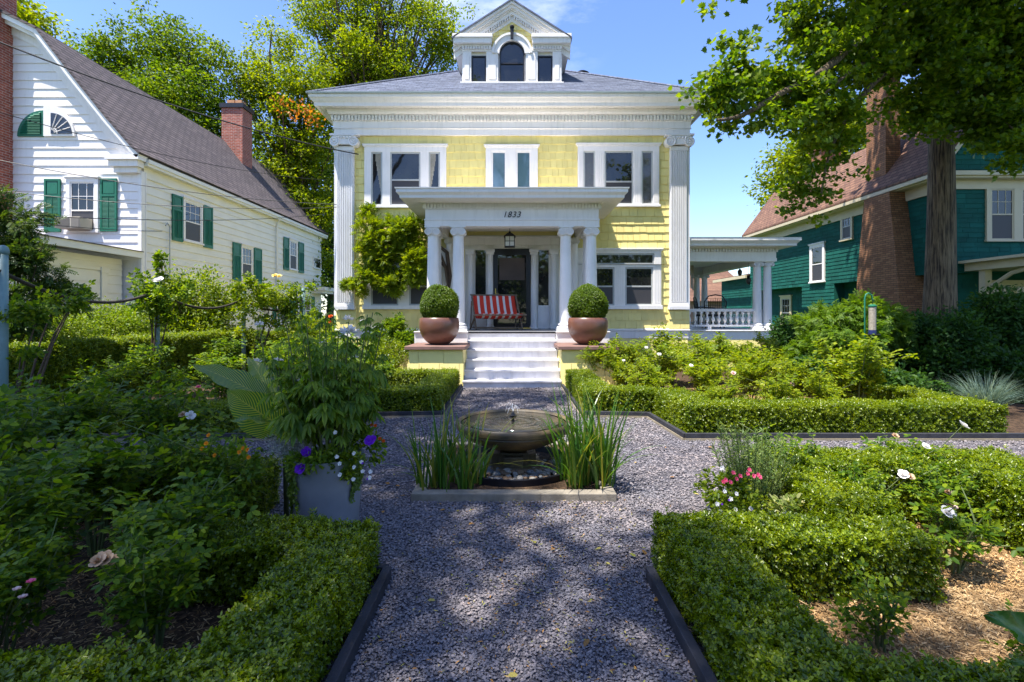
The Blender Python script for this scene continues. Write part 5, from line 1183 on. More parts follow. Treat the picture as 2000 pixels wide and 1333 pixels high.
shrub('leafy_shrub', 'mixed green shrub by the far end of the privet hedge near the yellow house', 'shrub', [sl(600, 660, 11.6, 55, 45), sl(650, 690, 11.0, 40, 40), sl(560, 690, 11.2, 45, 35)], 9000, .06, 'vine', 74)
shrub('foundation_shrub', 'rounded box shrub under the left facade windows beside the stair pier', 'shrub', [sl(750, 700, 10.4, 42, 32), sl(710, 705, 10.3, 40, 28)], 8000, .045, 'box', 75, tpl=OV)

shrub('yew_tree', 'dark yew with feathery drooping sprays at the left edge', 'tree', [sl(10, 430, 7.6, 50, 60), sl(60, 520, 7.6, 60, 55), sl(20, 600, 7.4, 60, 60), sl(90, 590, 7.8, 50, 50), sl(-40, 500, 7.4, 60, 100)], 4200, .15, 'conifer', 76, tpl=FERN, droop=.25, up=1.2, stems=26, shell=.6)
shrub('lace_leaf_maple', 'feathery weeping maple in front of the brown brick chimney', 'tree', [sl(1620, 640, 8.8, 55, 40), sl(1680, 620, 8.8, 55, 32), sl(1590, 690, 8.6, 40, 35), sl(1660, 665, 8.4, 60, 34), sl(1740, 640, 9.0, 30, 40)], 9000, .13, 'lace', 77, tpl=FERN, droop=.7, up=.8, stems=9)
for i, (lb, lo_, nn_) in enumerate((
    ('dark leafy shrub left of the maple trunk base', [sl(1790, 660, 9.4, 60, 50), sl(1750, 700, 9.2, 55, 45)], 9000),
    ('dark leafy shrub in front of the maple trunk', [sl(1860, 670, 8.8, 60, 55), sl(1820, 720, 8.6, 50, 40), sl(1870, 730, 8.5, 50, 40)], 10000),
    ('tall dark shrub by the white lattice at the right edge', [sl(1960, 620, 9.6, 60, 55), sl(1900, 640, 9.8, 50, 45), sl(1990, 680, 9.2, 50, 60)], 11000),
    ('low dark shrub behind the blue grass', [sl(1960, 730, 8.6, 60, 45), sl(2000, 760, 8.2, 50, 45)], 8000),
    ('loose dark shrub at the corner of the side porch', [sl(1545, 660, 11.5, 38, 42), sl(1530, 700, 11.2, 35, 30)], 7000),
    ('low ferny shrub under the lace leaf maple', [sl(1610, 730, 8.0, 60, 28), sl(1700, 745, 7.8, 70, 30), sl(1780, 760, 7.8, 55, 25)], 9000))):
    shrub('dark_shrub', lb, 'shrub', lo_, nn_, .075, 'shrub', 80+i, tpl=OV, group='dark shrubs under the maple', droop=.2)
shrub('vine', 'yellow green wisteria vine climbing the left facade beside the porch', 'climber', [(gx(760, 12.95), 12.95, gz(505, 12.95), .62, .22, .55), (gx(790, 12.9), 12.9, gz(455, 12.9), .55, .22, .42), (gx(725, 12.9), 12.9, gz(470, 12.9), .38, .2, .55), (gx(815, 12.8), 12.8, gz(520, 12.8), .32, .25, .5),
      (gx(715, 12.8), 12.8, gz(545, 12.8), .42, .2, .22), (gx(755, 12.8), 12.8, gz(560, 12.8), .42, .2, .2), (gx(700, 12.8), 12.8, gz(570, 12.8), .22, .15, .12), (gx(720, 13.0), 13.0, gz(430, 13), .14, .1, .3), (gx(770, 13.0), 13.0, gz(425, 13), .12, .1, .25), (gx(688, 12.9), 12.9, gz(555, 13), .2, .1, .1), (gx(705, 12.9), 12.9, gz(500, 13), .16, .1, .3)], 6200, .15, 'vine', 91, tpl=FERN, stems=0, shell=.42)
shrub('climbing_shrub', 'loose leafy climber at the foot of the facade left of the stair pier', 'climber', [(gx(770, 12.4), 12.4, gz(645, 12.4), .22, .2, .3), (gx(800, 11.8), 11.8, gz(668, 11.8), .35, .2, .2), (gx(745, 12.4), 12.4, gz(660, 12.4), .3, .2, .12)], 2200, .11, 'rose', 92, tpl=ROSE, stems=8)
m_ = MB(); m_.tube([(-1.62, 12.75, 1.05), (-1.66, 12.7, 1.8), (-1.58, 12.75, 2.4), (-1.66, 12.8, 3.0), (-2.0, 12.85, 3.3)], [.07, .06, .055, .05, .03], 8); m_.tube([(-1.66, 12.75, 2.6), (-2.1, 12.95, 3.0), (-2.8, 13.05, 2.9), (-3.6, 13.08, 2.7)], [.04, .03, .022, .01], 6); m_.tube([(-2.1, 12.95, 3.0), (-2.9, 13.0, 3.4), (-3.5, 13.08, 3.6)], [.03, .02, .008], 6); m_.tube([(-1.70, 12.7, 1.05), (-1.58, 12.68, 1.9), (-1.68, 12.7, 2.6), (-1.9, 12.8, 3.2)], [.045, .04, .04, .02], 8)
m_.build('stem', M['twig'], [o for o in COL.objects if o.name == 'vine'][0], smooth=True)
# blue grass tuft
def blades(s, c, n, r, h0, h1, wd, lean, seed, segs=6, bend=1.0, rxy=None):
    g = np.random.default_rng(seed)
    for i in range(n):
        a = g.uniform(0, 2*math.pi); q = math.sqrt(g.random()); bx_ = c[0]+r*q*math.cos(a)*(rxy or 1); by_ = c[1]+r*q*math.sin(a); h = g.uniform(h0, h1); ln = lean*g.uniform(.2, 1)*(.35+q); aa = a+g.normal()*.5
        dx_, dy_ = math.cos(aa), math.sin(aa); wv = np.array((-dy_, dx_, 0)) if g.random() < .5 else np.array((g.uniform(-1, 1), g.uniform(-1, 1), 0)); wv = wv/np.linalg.norm(wv); V = []
        for k_ in range(segs+1):
            t_ = k_/segs; out_ = ln*h*(t_**(1.6*bend)); z = h*(t_-.38*ln*t_**3); w_ = wd*(1-t_**2.2)*(.8+.2*math.sin(t_*3))+.0006
            p = np.array((bx_+dx_*out_, by_+dy_*out_, c[2]+z)); V += [p-wv*w_/2, p+wv*w_/2]
        m = len(V); V = np.array(V); f = np.array([(2*k_, 2*k_+1, 2*k_+3, 2*k_+2) for k_ in range(segs)])
        s.V.append(V); s.L.append((f+s.n).ravel()); s.C.append(np.full(segs, 4)); s.n += m
t = thing('blue_grass', 'spiky blue grey ornamental grass tuft at the right edge', 'grass clump', (gx(1925, 7.2), 7.2, 0)); s = Scat(); blades(s, (gx(1925, 7.2), 7.2, 0), 700, .12, .35, .72, .006, 1.1, 4, 6); s.build('blades', M['oat'], t)
for i, (px, py_) in enumerate(((1412, 672), (1449, 672))):
    p = at(px, 690, 12.9); shrub('young_shrub', ('small young shrub against the side porch base, nearer the house', 'small young shrub against the side porch base, nearer its corner')[i], 'shrub', [(p.x, 12.9, .40, .22, .18, .25)], 900, .07, 'rose', 95+i, tpl=OV, stems=5)

# ================================================================ ROSES
def rose_bush(seed, h, spread, canes, per, ls=.105, mat='rose'):
    g = np.random.default_rng(seed); t = thing('rose_bush', 'rose', 'rose bush', (0, 0, 0)); m_ = MB(); P = []; T = []; N = []
    for i in range(canes):
        a = i*2.4+g.uniform(-.3, .3); r = spread*g.uniform(.35, 1); hh = h*g.uniform(.6, 1.05)
        pts = [Vector((.03*math.cos(a), .03*math.sin(a), 0)), Vector((r*.35*math.cos(a), r*.35*math.sin(a), hh*.4)), Vector((r*.75*math.cos(a+.1), r*.75*math.sin(a+.1), hh*.75)), Vector((r*math.cos(a+.2), r*math.sin(a+.2), hh))]
        m_.tube(pts, [.008, .007, .005, .003], 5, False)
        ends = [(pts[1], pts[3], per)]
        for j in range(3):
            b = pts[1].lerp(pts[3], g.uniform(.1, .8)); q = b+Vector((g.normal()*.13, g.normal()*.13, g.uniform(.05, .22)))*(h/.8+.2); m_.tube([b, b.lerp(q, .5)+Vector((0, 0, .01)), q], [.004, .003, .002], 4, False); ends.append((b, q, per//2))
        for (A_, B_, n) in ends:
            for k_ in range(n):
                q = g.uniform(.0, 1.02); p = A_.lerp(B_, q) if A_ is not pts[1] else (pts[1].lerp(pts[2], q*2) if q < .5 else pts[2].lerp(pts[3], q*2-1)); d = norm(g.normal(size=3)*np.array((1, 1, .45))+np.array((0, 0, .25)))
                P.append(p); T.append(d); N.append(np.array((0, 0, 1))+g.normal(size=3)*.35)
    m_.build('canes', M['cane'], t); s = Scat(); s.add(ROSE, P, T, N, ls*g.uniform(.65, 1.25, len(P))); s.build('foliage', M[mat], t); return t
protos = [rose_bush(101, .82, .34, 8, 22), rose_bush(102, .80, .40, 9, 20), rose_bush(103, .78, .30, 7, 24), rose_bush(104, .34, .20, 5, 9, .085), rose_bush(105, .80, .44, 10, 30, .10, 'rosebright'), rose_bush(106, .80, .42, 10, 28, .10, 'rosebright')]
used = [False]*6
def rose(kind, x, y, h, rz, label, group):
    r = protos[kind] if not used[kind] else dup(protos[kind]); used[kind] = True
    base = (.82, .80, .78, .34, .80, .80)[kind]; place(r, (x, y, .015), rz, h/base, label); r['group'] = group; return r
G1, G2, G3, G4 = 'roses in the shaded near left bed', 'roses in the left bed by the house', 'roses in the sunlit right bed', 'roses in the mulch bed'
LLr = [(-1.42, 1.98, .52, 'nearest shaded rose with a low leafy spray beside the box hedge corner'), (-2.0, 1.95, .56, 'shaded rose with pink buds at the left edge of the picture'), (-1.62, 2.42, .66, 'shaded rose standing inside the bend of the lower left hedge'), (-2.25, 2.35, .70, 'shaded rose behind the pink budded one'),
       (-2.85, 2.5, .78, 'shaded rose at the left edge, second row of the near bed'), (-2.45, 2.95, .82, 'shaded rose in the third row left of the grey planter'), (-3.1, 3.05, .85, 'shaded rose at the left edge in the third row'), (-1.98, 3.15, .70, 'shaded rose whose tip leaves reach towards the canna'), (-3.6, 2.8, .82, 'tall shaded rose cut off by the left edge'),
       (-2.7, 3.95, .82, 'rose behind the near left hedge, beside the pale pink bloom'), (-3.5, 4.0, .90, 'tall arching rose behind the near left bed'), (-4.3, 4.1, .88, 'rose near the left edge in front of the rope post'), (-3.9, 3.5, .86, 'dense shaded rose below the rope post')]
rb = {}
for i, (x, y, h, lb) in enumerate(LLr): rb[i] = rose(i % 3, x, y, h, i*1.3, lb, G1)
for i, (x, y, h, lb) in enumerate(((-2.9, 6.6, .62, 'left back bed rose nearest the canna leaves'), (-3.7, 6.7, .75, 'left back bed rose behind the canna'), (-4.5, 6.6, .66, 'left back bed rose in the front row centre'), (-5.4, 6.7, .78, 'left back bed rose near the second rope post'), (-2.2, 8.0, .75, 'left back bed rose close to the hedge by the steps'),
      (-3.0, 8.2, .88, 'left back bed rose under the corner pilaster'), (-3.9, 8.3, .92, 'tall left back bed rose in the middle row'), (-4.8, 8.2, .85, 'left back bed rose left of the tall middle one'), (-5.8, 8.0, .88, 'left back bed rose against the privet hedge'), (-3.4, 9.8, .95, 'left back bed rose nearest the yellow wall'), (-4.5, 9.9, 1.0, 'tall left back bed rose nearest the white house'), (-5.6, 9.8, .9, 'left back bed rose in the corner by the privet hedge'))):
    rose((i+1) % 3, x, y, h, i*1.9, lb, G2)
for i, (x, y, h, lb) in enumerate(((2.75, 6.55, .50, 'sunlit rose in the front row nearest the steps'), (3.45, 6.5, .58, 'sunlit rose in the front row behind the white bloom'), (4.1, 6.6, .55, 'sunlit rose in the front row, third from the steps'), (4.75, 6.9, 1.0, 'tall sunlit rose with bright new shoots before the lace leaf maple'), (2.1, 7.7, .60, 'sunlit rose in the middle row nearest the steps'), (2.9, 7.6, .70, 'sunlit rose in the middle row, second from the steps'),
      (3.7, 7.7, .72, 'sunlit rose in the middle row, third from the steps'), (4.4, 7.8, .66, 'sunlit rose in the middle row nearest the maple'), (1.9, 8.9, .62, 'sunlit rose in the back row beside the right stair pier'), (2.6, 8.8, .82, 'sunlit rose in the back row below the right windows'), (3.4, 8.9, .85, 'sunlit rose in the back row below the corner pilaster'), (4.2, 9.0, .80, 'sunlit rose in the back row in front of the side porch'), (5.0, 8.8, .74, 'sunlit rose at the far end of the back row'),
      (2.3, 9.9, .84, 'sunlit rose against the wall right of the pier'), (3.2, 10.1, .95, 'sunlit rose against the wall under the sill'), (4.2, 10.3, .92, 'sunlit rose against the side porch base'), (5.2, 10.2, .85, 'sunlit rose by the side porch corner'), (6.1, 9.4, .8, 'half shaded rose past the side porch corner'), (1.75, 9.8, .8, 'slender sunlit rose sprawling over the right stair pier'))):
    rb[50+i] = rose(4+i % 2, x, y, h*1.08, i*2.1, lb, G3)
for i, (kd, x, y, h, lb) in enumerate(((3, 1.55, 2.12, .26, 'low rose sprig in front of the thick hedge block'), (3, 1.62, 1.80, .13, 'sparse yellowing seedling on the mulch in front of the hedge'), (3, 1.35, 1.95, .12, 'tiny sparse sprig on the mulch nearest the path hedge'), (3, 2.42, 2.75, .38, 'small rose with two white blooms on the mulch'), (0, 2.2, 3.15, .42, 'leafy rose inside the hedge corner with a cream bloom'), (1, 2.75, 3.2, .44, 'leafy rose behind the white blooms'),
      (3, 2.05, 1.95, .2, 'low rose at the right edge of the mulch'), (1, 1.95, 3.62, .55, 'tall rose rising behind the hedge next to the rosemary'), (2, 2.9, 3.7, .55, 'rose with a tall white bloom near the right edge'))):
    rb[80+i] = rose(kd, x, y, h, i*1.1+.4, lb, G4)
# blooms: cupped rosettes of petals, each a part of its bush
PET = (np.array([(0, 0, 0), (.35, .42, .10), (.85, .38, .28), (1, 0, .30), (.85, -.38, .28), (.35, -.42, .10)], float), [(0, 3, 2, 1), (0, 5, 4, 3)])
def bloom(parent, px, py, Y, mat, r, name='flower', tilt=.4, n=(5, 6, 5), face=(0, -.6, .8), stem=True, stemto=None):
    # drawn in world coordinates, stored in the coordinates of its (placed) bush
    p = at(px, py, Y); f_ = np.array(face, float); f_ /= np.linalg.norm(f_); a0 = np.cross(f_, (1, 0, .2)); a0 /= np.linalg.norm(a0); b0_ = np.cross(f_, a0); s = Scat()
    for ring_, k_ in enumerate(n):
        el = .12+.42*ring_; sc = r*(1-.22*ring_)
        for j in range(k_):
            a = 2*math.pi*j/k_+ring_*.6+random.uniform(-.15, .15); d = math.cos(a)*a0+math.sin(a)*b0_; T_ = d*math.cos(el)+f_*math.sin(el); N_ = f_*math.cos(el)-d*math.sin(el)
            s.add(PET, [np.array(p)], [T_], [N_], sc*random.uniform(.85, 1.05))
    me = s.mesh(name); bpy.context.view_layer.update() if False else None
    R_ = parent.matrix_basis.inverted(); me.transform(R_); o = link(name, me, M[mat], parent)
    if stem:
        q = Vector(parent.location)+Vector((0, 0, .1)) if stemto is None else Vector(stemto); m2 = MB(); L = Vector(parent.location)
        m2.tube([q, q.lerp(p, .5)+Vector((0, 0, .04)), p], [.004, .003, .0025], 5, False); me2 = bpy.data.meshes.new('flower_stem'); me2.from_pydata(m2.v, [], m2.f); me2.transform(R_); link('flower_stem', me2, M['cane'], parent)
    return o
bloom(rb[83], 1850, 1003, 2.72, 'petalw', .042); bloom(rb[83], 1856, 988, 2.78, 'petalc', .036); bloom(rb[84], 1764, 929, 3.05, 'petalw', .038, face=(-.3, -.5, .8)); bloom(rb[84], 1776, 932, 3.05, 'petalb', .03)
bloom(rb[88], 1880, 832, 3.55, 'petalw', .042, face=(.5, -.4, .7)); bloom(rb[88], 1808, 873, 3.6, 'petalw', .032); bloom(rb[87], 1748, 852, 3.5, 'petalb', .025); bloom(rb[85], 1850, 962, 3.1, 'petalb', .028)
bloom(rb[51], 1541, 785, 6.15, 'petalw', .055); bloom(rb[51], 1545, 752, 6.6, 'petalc', .045); bloom(rb[52], 1432, 730, 6.9, 'petalc', .04); bloom(rb[61], 1287, 693, 8.2, 'petalw', .04); bloom(rb[56], 1350, 715, 7.4, 'petalw', .035); bloom(rb[58], 1262, 680, 8.7, 'petalw', .035); bloom(rb[64], 1218, 705, 8.6, 'petalw', .03)
bloom(rb[9], 371, 813, 3.75, 'petalw', .04, face=(.6, -.5, .4)); bloom(rb[9], 357, 811, 3.75, 'petalb', .034); bloom(rb[0], 192, 1097, 1.80, 'petalb', .032); bloom(rb[0], 208, 1094, 1.82, 'petalb', .032); bloom(rb[0], 222, 1096, 1.84, 'petalb', .026)
for px, py in ((33, 1153), (60, 1138), (45, 1168)): bloom(rb[1], px, py, 1.80, 'petalc' if py != 1138 else 'petalp', .018, n=(4, 3), face=(0, 0, 1))
bloom(rb[12], 388, 757, 4.0, 'petalp', .02)
# ================================================================ EDGING BOARDS
def edging(pts, h, label, pale=False):
    t = thing('timber_edging', label, 'garden edging', (pts[0][0], pts[0][1], 0), 'timber boards edging the beds')
    w_ = .022
    for i in range(len(pts)-1):
        a, b = Vector((*pts[i], 0)), Vector((*pts[i+1], 0)); d = (b-a).normalized(); n = Vector((-d.y, d.x, 0))*w_; e = d*(-.0005 if i == 0 else .0)
        m_ = MB(); z0 = h*.45 if pale else -.02
        m_.slab([tuple((a-n+e)[:2]), tuple((b-n)[:2]), tuple((b+n)[:2]), tuple((a+n+e)[:2])], z0, h+.0007*i); m_.build('board', M['board'], t, bevel=.003)
        if pale:
            n2 = n*1.35; m_ = MB(); m_.slab([tuple((a-n2)[:2]), tuple((b-n2)[:2]), tuple((b+n2)[:2]), tuple((a+n2)[:2])], -.02, z0-.0005); m_.build('lower_board', M['boardside'], t)
    return t
edging([(.735, .3), (.735, 2.68)], .085, 'dark timber board edging the right side of the near path'); edging([(-.665, .3), (-.665, 2.68), (-.75, 2.70)], .085, 'dark timber board edging the left side of the near path')
edging([(.97, 9.6), (.97, 6.92), (1.86, 6.84), (1.94, 5.62), (5.78, 5.62)], .095, 'stepped timber edging with a pale lower board round the upper right bed', True)
edging([(-.97, 9.6), (-.97, 6.92), (-1.86, 6.84), (-1.94, 5.62), (-7.2, 5.62)], .095, 'timber edging round the upper left bed behind the grey planter', True)
edging([(-1.45, 2.86), (-2.12, 3.8), (-7, 3.84)], .09, 'timber board slanting behind the near left hedge'); edging([(1.30, 2.88), (1.70, 3.0), (1.72, 3.82), (6.0, 3.84)], .07, 'timber board behind the lower right hedge')

# ================================================================ LOOSE GROUND
CHIP = (np.array([(-.5, -.1, 0), (-.1, -.42, .05), (.5, -.15, .02), (.45, .22, .08), (-.05, .45, .03), (-.45, .25, .06), (0, 0, .26), (0, 0, -.1)], float), [(6, 0, 1), (6, 1, 2), (6, 2, 3), (6, 3, 4), (6, 4, 5), (6, 5, 0)])
g = np.random.default_rng(200); s = Scat()
def inpath(x, y):
    ok = (np.abs(x-.035) < .70) & (y < 2.75); ok |= (y > 2.72) & (y < 3.85) & (x > -1.45-(y-2.8)*.65) & (x < 1.3+(y-2.8)*.4)
    ok |= (y >= 3.85) & (y < 5.6) & (x > -6.5) & (x < 6.8); ok |= (y >= 5.6) & (y < 6.86) & (np.abs(x) < 1.86); ok |= (y >= 6.86) & (y < 9.6) & (np.abs(x) < .95)
    ok &= ~((np.abs(x) < .77) & (np.abs(y-4.55) < .77)); return ok
for (x0, x1, y0, y1, den, sz_) in ((-.8, .9, 1.5, 2.75, 11000, .0125), (-2.2, 2.0, 2.72, 4.0, 7500, .0145), (-6.5, 6.8, 4.0, 5.6, 2200, .019), (-1.9, 1.9, 5.6, 9.6, 2000, .022)):
    n = int((x1-x0)*(y1-y0)*den); x = g.uniform(x0, x1, n); y = g.uniform(y0, y1, n); k_ = inpath(x, y); x, y = x[k_], y[k_]; n = len(x)
    T = g.normal(size=(n, 3))*np.array((1, 1, .28)); N = g.normal(size=(n, 3))*.26+np.array((0, 0, 1)); s.add(CHIP, np.stack([x, y, .017+g.random(n)*.010], 1), T, N, sz_*g.uniform(.55, 1.35, n))
tag(s.build('gravel', M['chip']), 'crushed blue grey stone covering the paths', 'gravel', kind='stuff')
SLIV = (np.array([(-.5, -.07, 0), (.5, -.05, .01), (.48, .06, .03), (-.5, .08, .02)], float), [(0, 1, 2, 3)])
s = Scat()
for (x0, x1, y0, y1, n) in ((1.1, 3.6, 1.4, 3.5, 52000), (-4, -1.0, 1.5, 3.4, 14000), (1.4, 5.4, 7.3, 9.2, 9000), (2.4, 5.4, 6.0, 7.3, 6000)):
    P = np.stack([g.uniform(x0, x1, n), g.uniform(y0, y1, n), .014+g.random(n)*.016], 1); s.add(SLIV, P, g.normal(size=(n, 3))*np.array((1, 1, .16)), g.normal(size=(n, 3))*.25+np.array((0, 0, 1)), g.uniform(.008, .036, n))
tag(s.build('mulch_chips', M['mulchchip']), 'shredded tan bark lying on the beds', 'mulch', kind='stuff')
s = Scat(); n = 1500; x = g.normal(.12, .42, n); y = g.uniform(1.6, 4, n)**1.0; k_ = inpath(x, y); x, y = x[k_], y[k_]; n = len(x)
s.add(tpl_diamond(.14, .05), np.stack([x, y, .030+g.random(n)*.006], 1), g.normal(size=(n, 3))*np.array((1, 1, .1)), g.normal(size=(n, 3))*.25+np.array((0, 0, 1)), g.uniform(.010, .028, n))
n = 110; x = g.uniform(-1.5, 2.2, n); y = g.uniform(1.7, 5.3, n); k_ = inpath(x, y); x, y = x[k_], y[k_]; n = len(x); s.add(OV, np.stack([x, y, .032+g.random(n)*.01], 1), g.normal(size=(n, 3))*np.array((1, 1, .15)), g.normal(size=(n, 3))*.25+np.array((0, 0, 1)), g.uniform(.025, .05, n))
tag(s.build('fallen_leaves', M['litter']), 'brown and yellow seeds and small leaves fallen on the gravel', 'leaf litter', kind='stuff')

# ================================================================ FOUNTAIN
fy = 4.55; fx = .014
bk = MB(); h_ = .775; 
for (x0, x1, y0, y1) in ((-h_, h_, fy-h_, fy-h_+.10), (-h_, h_, fy+h_-.10, fy+h_), (-h_, -h_+.10, fy-h_+.10, fy+h_-.10), (h_-.10, h_, fy-h_+.10, fy+h_-.10)): bk.box(x0+fx, x1+fx, y0, y1, 0, .078)
tb_ = thing('basin_kerb', 'square concrete kerb round the fountain basin', 'kerb', (fx, fy, 0)); bk.build('kerb', M['concrete'], tb_, bevel=.006)
MB().box(-h_+.1+fx, h_-.1+fx, fy-h_+.1, fy+h_-.1, .02, .06).build('planting_soil', M['soil'], tb_)
ln_ = MB(); ln_.lathe([(.50, .05), (.56, .05), (.57, .115), (.555, .12), (.54, .115), (.53, .06), (.001, .055)], (fx, fy-.02, 0), 40); tag(ln_.build('basin_liner', M['liner'], auto=50), 'round black basin liner whose rim shows in front of the pebbles', 'basin')
FO = thing('fountain', 'low bronze coloured bowl fountain on a square pedestal with a thin water jet', 'fountain', (fx, fy, 0))
rp_2 = [(.10, .20), (.13, .215), (.18, .235), (.30, .27), (.41, .32), (.475, .365), (.50, .395), (.495, .405), (.515, .415), (.52, .44), (.518, .462), (.505, .475), (.485, .47), (.475, .452), (.45, .44), (.3, .41), (.001, .40)]
m_ = MB(); m_.lathe(rp_2, (fx, fy, 0), 64); m_.build('bowl', M['fstone'], FO, auto=50)
m_ = MB(); m_.lathe([(.478, .4565), (.30, .4575), (.1, .4575), (.001, .458)], (fx, fy, 0), 48); m_.build('water', M['water'], FO, smooth=True)
m_ = MB(); m_.box(fx-.13, fx+.13, fy-.13, fy+.13, .06, .205); m_.box(fx-.20, fx+.20, fy-.085, fy+.085, .06, .185); m_.box(fx-.085, fx+.085, fy-.20, fy+.20, .06, .186); m_.box(fx-.24, fx+.24, fy-.24, fy+.24, .055, .10); m_.build('pedestal', M['fstone'], FO, bevel=.008)
m_ = MB(); m_.lathe([(.012, .0), (.012, .05), (.03, .055), (.034, .075), (.02, .08), (.012, .10), (.001, .105)], (fx-.005, fy, .44), 10); m_.build('nozzle', M['black'], FO)
m_ = MB()
for i in range(5):
    a = i*1.256+.4; hz = .05+.015*(i % 3); e = .035+.012*(i % 2)
    pts = [Vector((fx-.005+e*math.cos(a)*q, fy+e*math.sin(a)*q, .545+4*hz*(q*.5)*(1-q*.5))) for q in [k_/8 for k_ in range(9)]]; pts += [Vector((fx-.005+e*math.cos(a)*q, fy+e*math.sin(a)*q, .545+4*hz*(q*.5)*(1-q*.5))) for q in [1+k_/8 for k_ in range(1, 9)]]
    m_.tube(pts, .0013, 5, False)
m_.build('water_jet', M['jet'], FO)
# pebbles: eight stones copied round the basin
stones = []
for k_ in range(8):
    gg = np.random.default_rng(300+k_); m_ = MB(); n_ = 9; st_ = []
    for j in range(7):
        el = math.pi*(j/6-.5); st_.append((max(.001, math.cos(el)), math.sin(el)))
    m_.lathe(st_, (0, 0, 0), 12); sc_ = gg.uniform(.7, 1.1, 3)*np.array((1.25, .95, .72)); m_.v = [(x*sc_[0]*(1+.1*math.sin(3*y+k_)), y*sc_[1]*(1+.12*math.sin(2.5*x+k_)), z*sc_[2]) for x, y, z in m_.v]
    m_.v = [(x*.026, y*.026, z*.026) for x, y, z in m_.v]; o = m_.build('river_pebble', M[('pebble1', 'pebble2', 'pebble3')[k_ % 3]], smooth=True)
    tag(o, ('smooth pale pebble lying in the basin round the pedestal', 'smooth brown pebble lying in the basin round the pedestal', 'smooth grey pebble lying in the basin round the pedestal')[k_ % 3], 'pebble', ('pale river pebbles in the fountain basin', 'brown river pebbles in the fountain basin', 'grey river pebbles in the fountain basin')[k_ % 3]); stones.append(o)
n_ = 0; tries = 0; pl = []
while n_ < 150 and tries < 4000:
    tries += 1; a = random.uniform(math.pi*.92, math.pi*2.08); r = random.uniform(.24, .50); x, y = fx+r*math.cos(a), fy-.02+r*math.sin(a)
    if any((x-p[0])**2+(y-p[1])**2 < .036**2 for p in pl): continue
    pl.append((x, y)); o = stones[n_] if n_ < 8 else dup(stones[random.randrange(8)]); o.location = (x, y, .078+random.random()*.02); o.rotation_euler = (random.uniform(-.3, .3), random.uniform(-.3, .3), random.uniform(0, 6)); sc = random.uniform(.75, 1.45); o.scale = (sc, sc, sc); n_ += 1
# irises
for (cx_, cy_, n, lb, h0, h1, sd, ry) in ((-.50, 4.0, 95, 'iris clump with some yellowed blades at the left corner of the basin', .42, .80, 301, (.27, .13)), (.60, 4.05, 150, 'taller dense green iris clump at the right corner of the basin', .52, .92, 302, (.22, .15))):
    t = thing('iris_clump', lb, 'iris clump', (cx_, cy_, .07), 'iris clumps at the basin corners'); s = Scat()
    gg = np.random.default_rng(sd)
    for q in range(22): 
        ox, oy = gg.uniform(-ry[0], ry[0]), gg.uniform(-ry[1], ry[1]); blades(s, (cx_+ox*.9, cy_+oy*.9, .07), n//20, .05, h0*.8, h1, .021, .50, sd*10+q, 7)
    blades(s, (cx_, cy_, .07), 26, .2, .3, .55, .016, 1.2, sd+5, 8)
    s.build('blades', M['iris'], t)
# ================================================================ GREY PLANTER AND ITS PLANTS
px_, py_ = -1.185, 3.22
PL = thing('zinc_planter', 'tall smooth grey planter at the left side of the path', 'planter', (px_, py_, .016))
m_ = MB(); m_.lathe([(.185, .016), (.19, .03), (.222, .52), (.226, .53), (.212, .532), (.205, .49), (.001, .485)], (px_, py_, 0), 44); m_.build('pot', M['zinc'], PL, auto=50); MB().lathe([(.205, .492), (.001, .498)], (px_, py_, 0), 20).build('soil', M['soil'], PL)
def cleome(cx_, cy_, z0, n, hh, sp, sd, label, fl):
    gg = np.random.default_rng(sd); t = thing('cleome_plant', label, 'flowering plant', (cx_, cy_, z0), 'white spider flowers'); m_ = MB(); P = []; T = []; N = []; Z_ = []; F_ = Scat()
    for i in range(n):
        a = i*2.4; r = sp*math.sqrt((i+.5)/n); h = hh*gg.uniform(.5, 1.08); b = Vector((cx_+r*.25*math.cos(a), cy_+r*.25*math.sin(a), z0)); e = Vector((cx_+r*math.cos(a), cy_+r*math.sin(a), z0+h)); md = b.lerp(e, .45)+Vector((r*.12*math.cos(a), r*.12*math.sin(a), .03))
        m_.tube([b, md, e], [.008, .006, .003], 5, False)
        for k_ in range(21):
            q = gg.uniform(.30 if z0 > .2 else .12, 1.0); p = b.lerp(md, q/.45) if q < .45 else md.lerp(e, (q-.45)/.55); d = gg.normal(size=3)*np.array((1, 1, .2)); d /= np.linalg.norm(d); st = .13*(1.15-q)+.02
            P.append(np.array(p)+d*st*.7+np.array((0, 0, .01))); T.append(d+np.array((0, 0, -.45*(1.1-q)))); N.append(np.array((0, 0, 1))+d*.5); Z_.append((.115 if q < .7 else .07)*gg.uniform(.7, 1.15))
        if i in fl:
            nf = 46; u = gg.normal(size=(nf, 3)); u /= np.linalg.norm(u, axis=1, keepdims=True); u[:, 2] = np.abs(u[:, 2])*.7-.1; F_.add(tpl_oval(.16), np.array(e)+u*.018+np.array((0, 0, .03)), u, gg.normal(size=(nf, 3)), gg.uniform(.03, .055, nf))
    m_.build('stems', M['cane'], t); s = Scat(); s.add(PALM, P, T, N, Z_); s.build('foliage', M['cleome'], t)
    if fl: F_.build('flowers', M['petalw'], t)
    return t
cleome(px_+.02, py_, .49, 26, .92, .36, 401, 'bushy tall cleome with hanging palmate leaves growing in the grey planter', (3, 9))
cleome(-2.15, 5.9, 0, 12, 1.45, .5, 402, 'tall cleome with white spidery heads behind the canna', (2, 5, 8, 11)); cleome(-2.9, 6.4, 0, 10, 1.40, .45, 403, 'tall cleome with white heads left of the other, before the privet hedge', (1, 4, 7)); cleome(-3.0, 9.3, 0, 12, 1.45, .5, 404, 'tall white cleome beside the corner of the yellow house', (2, 5, 8, 10))
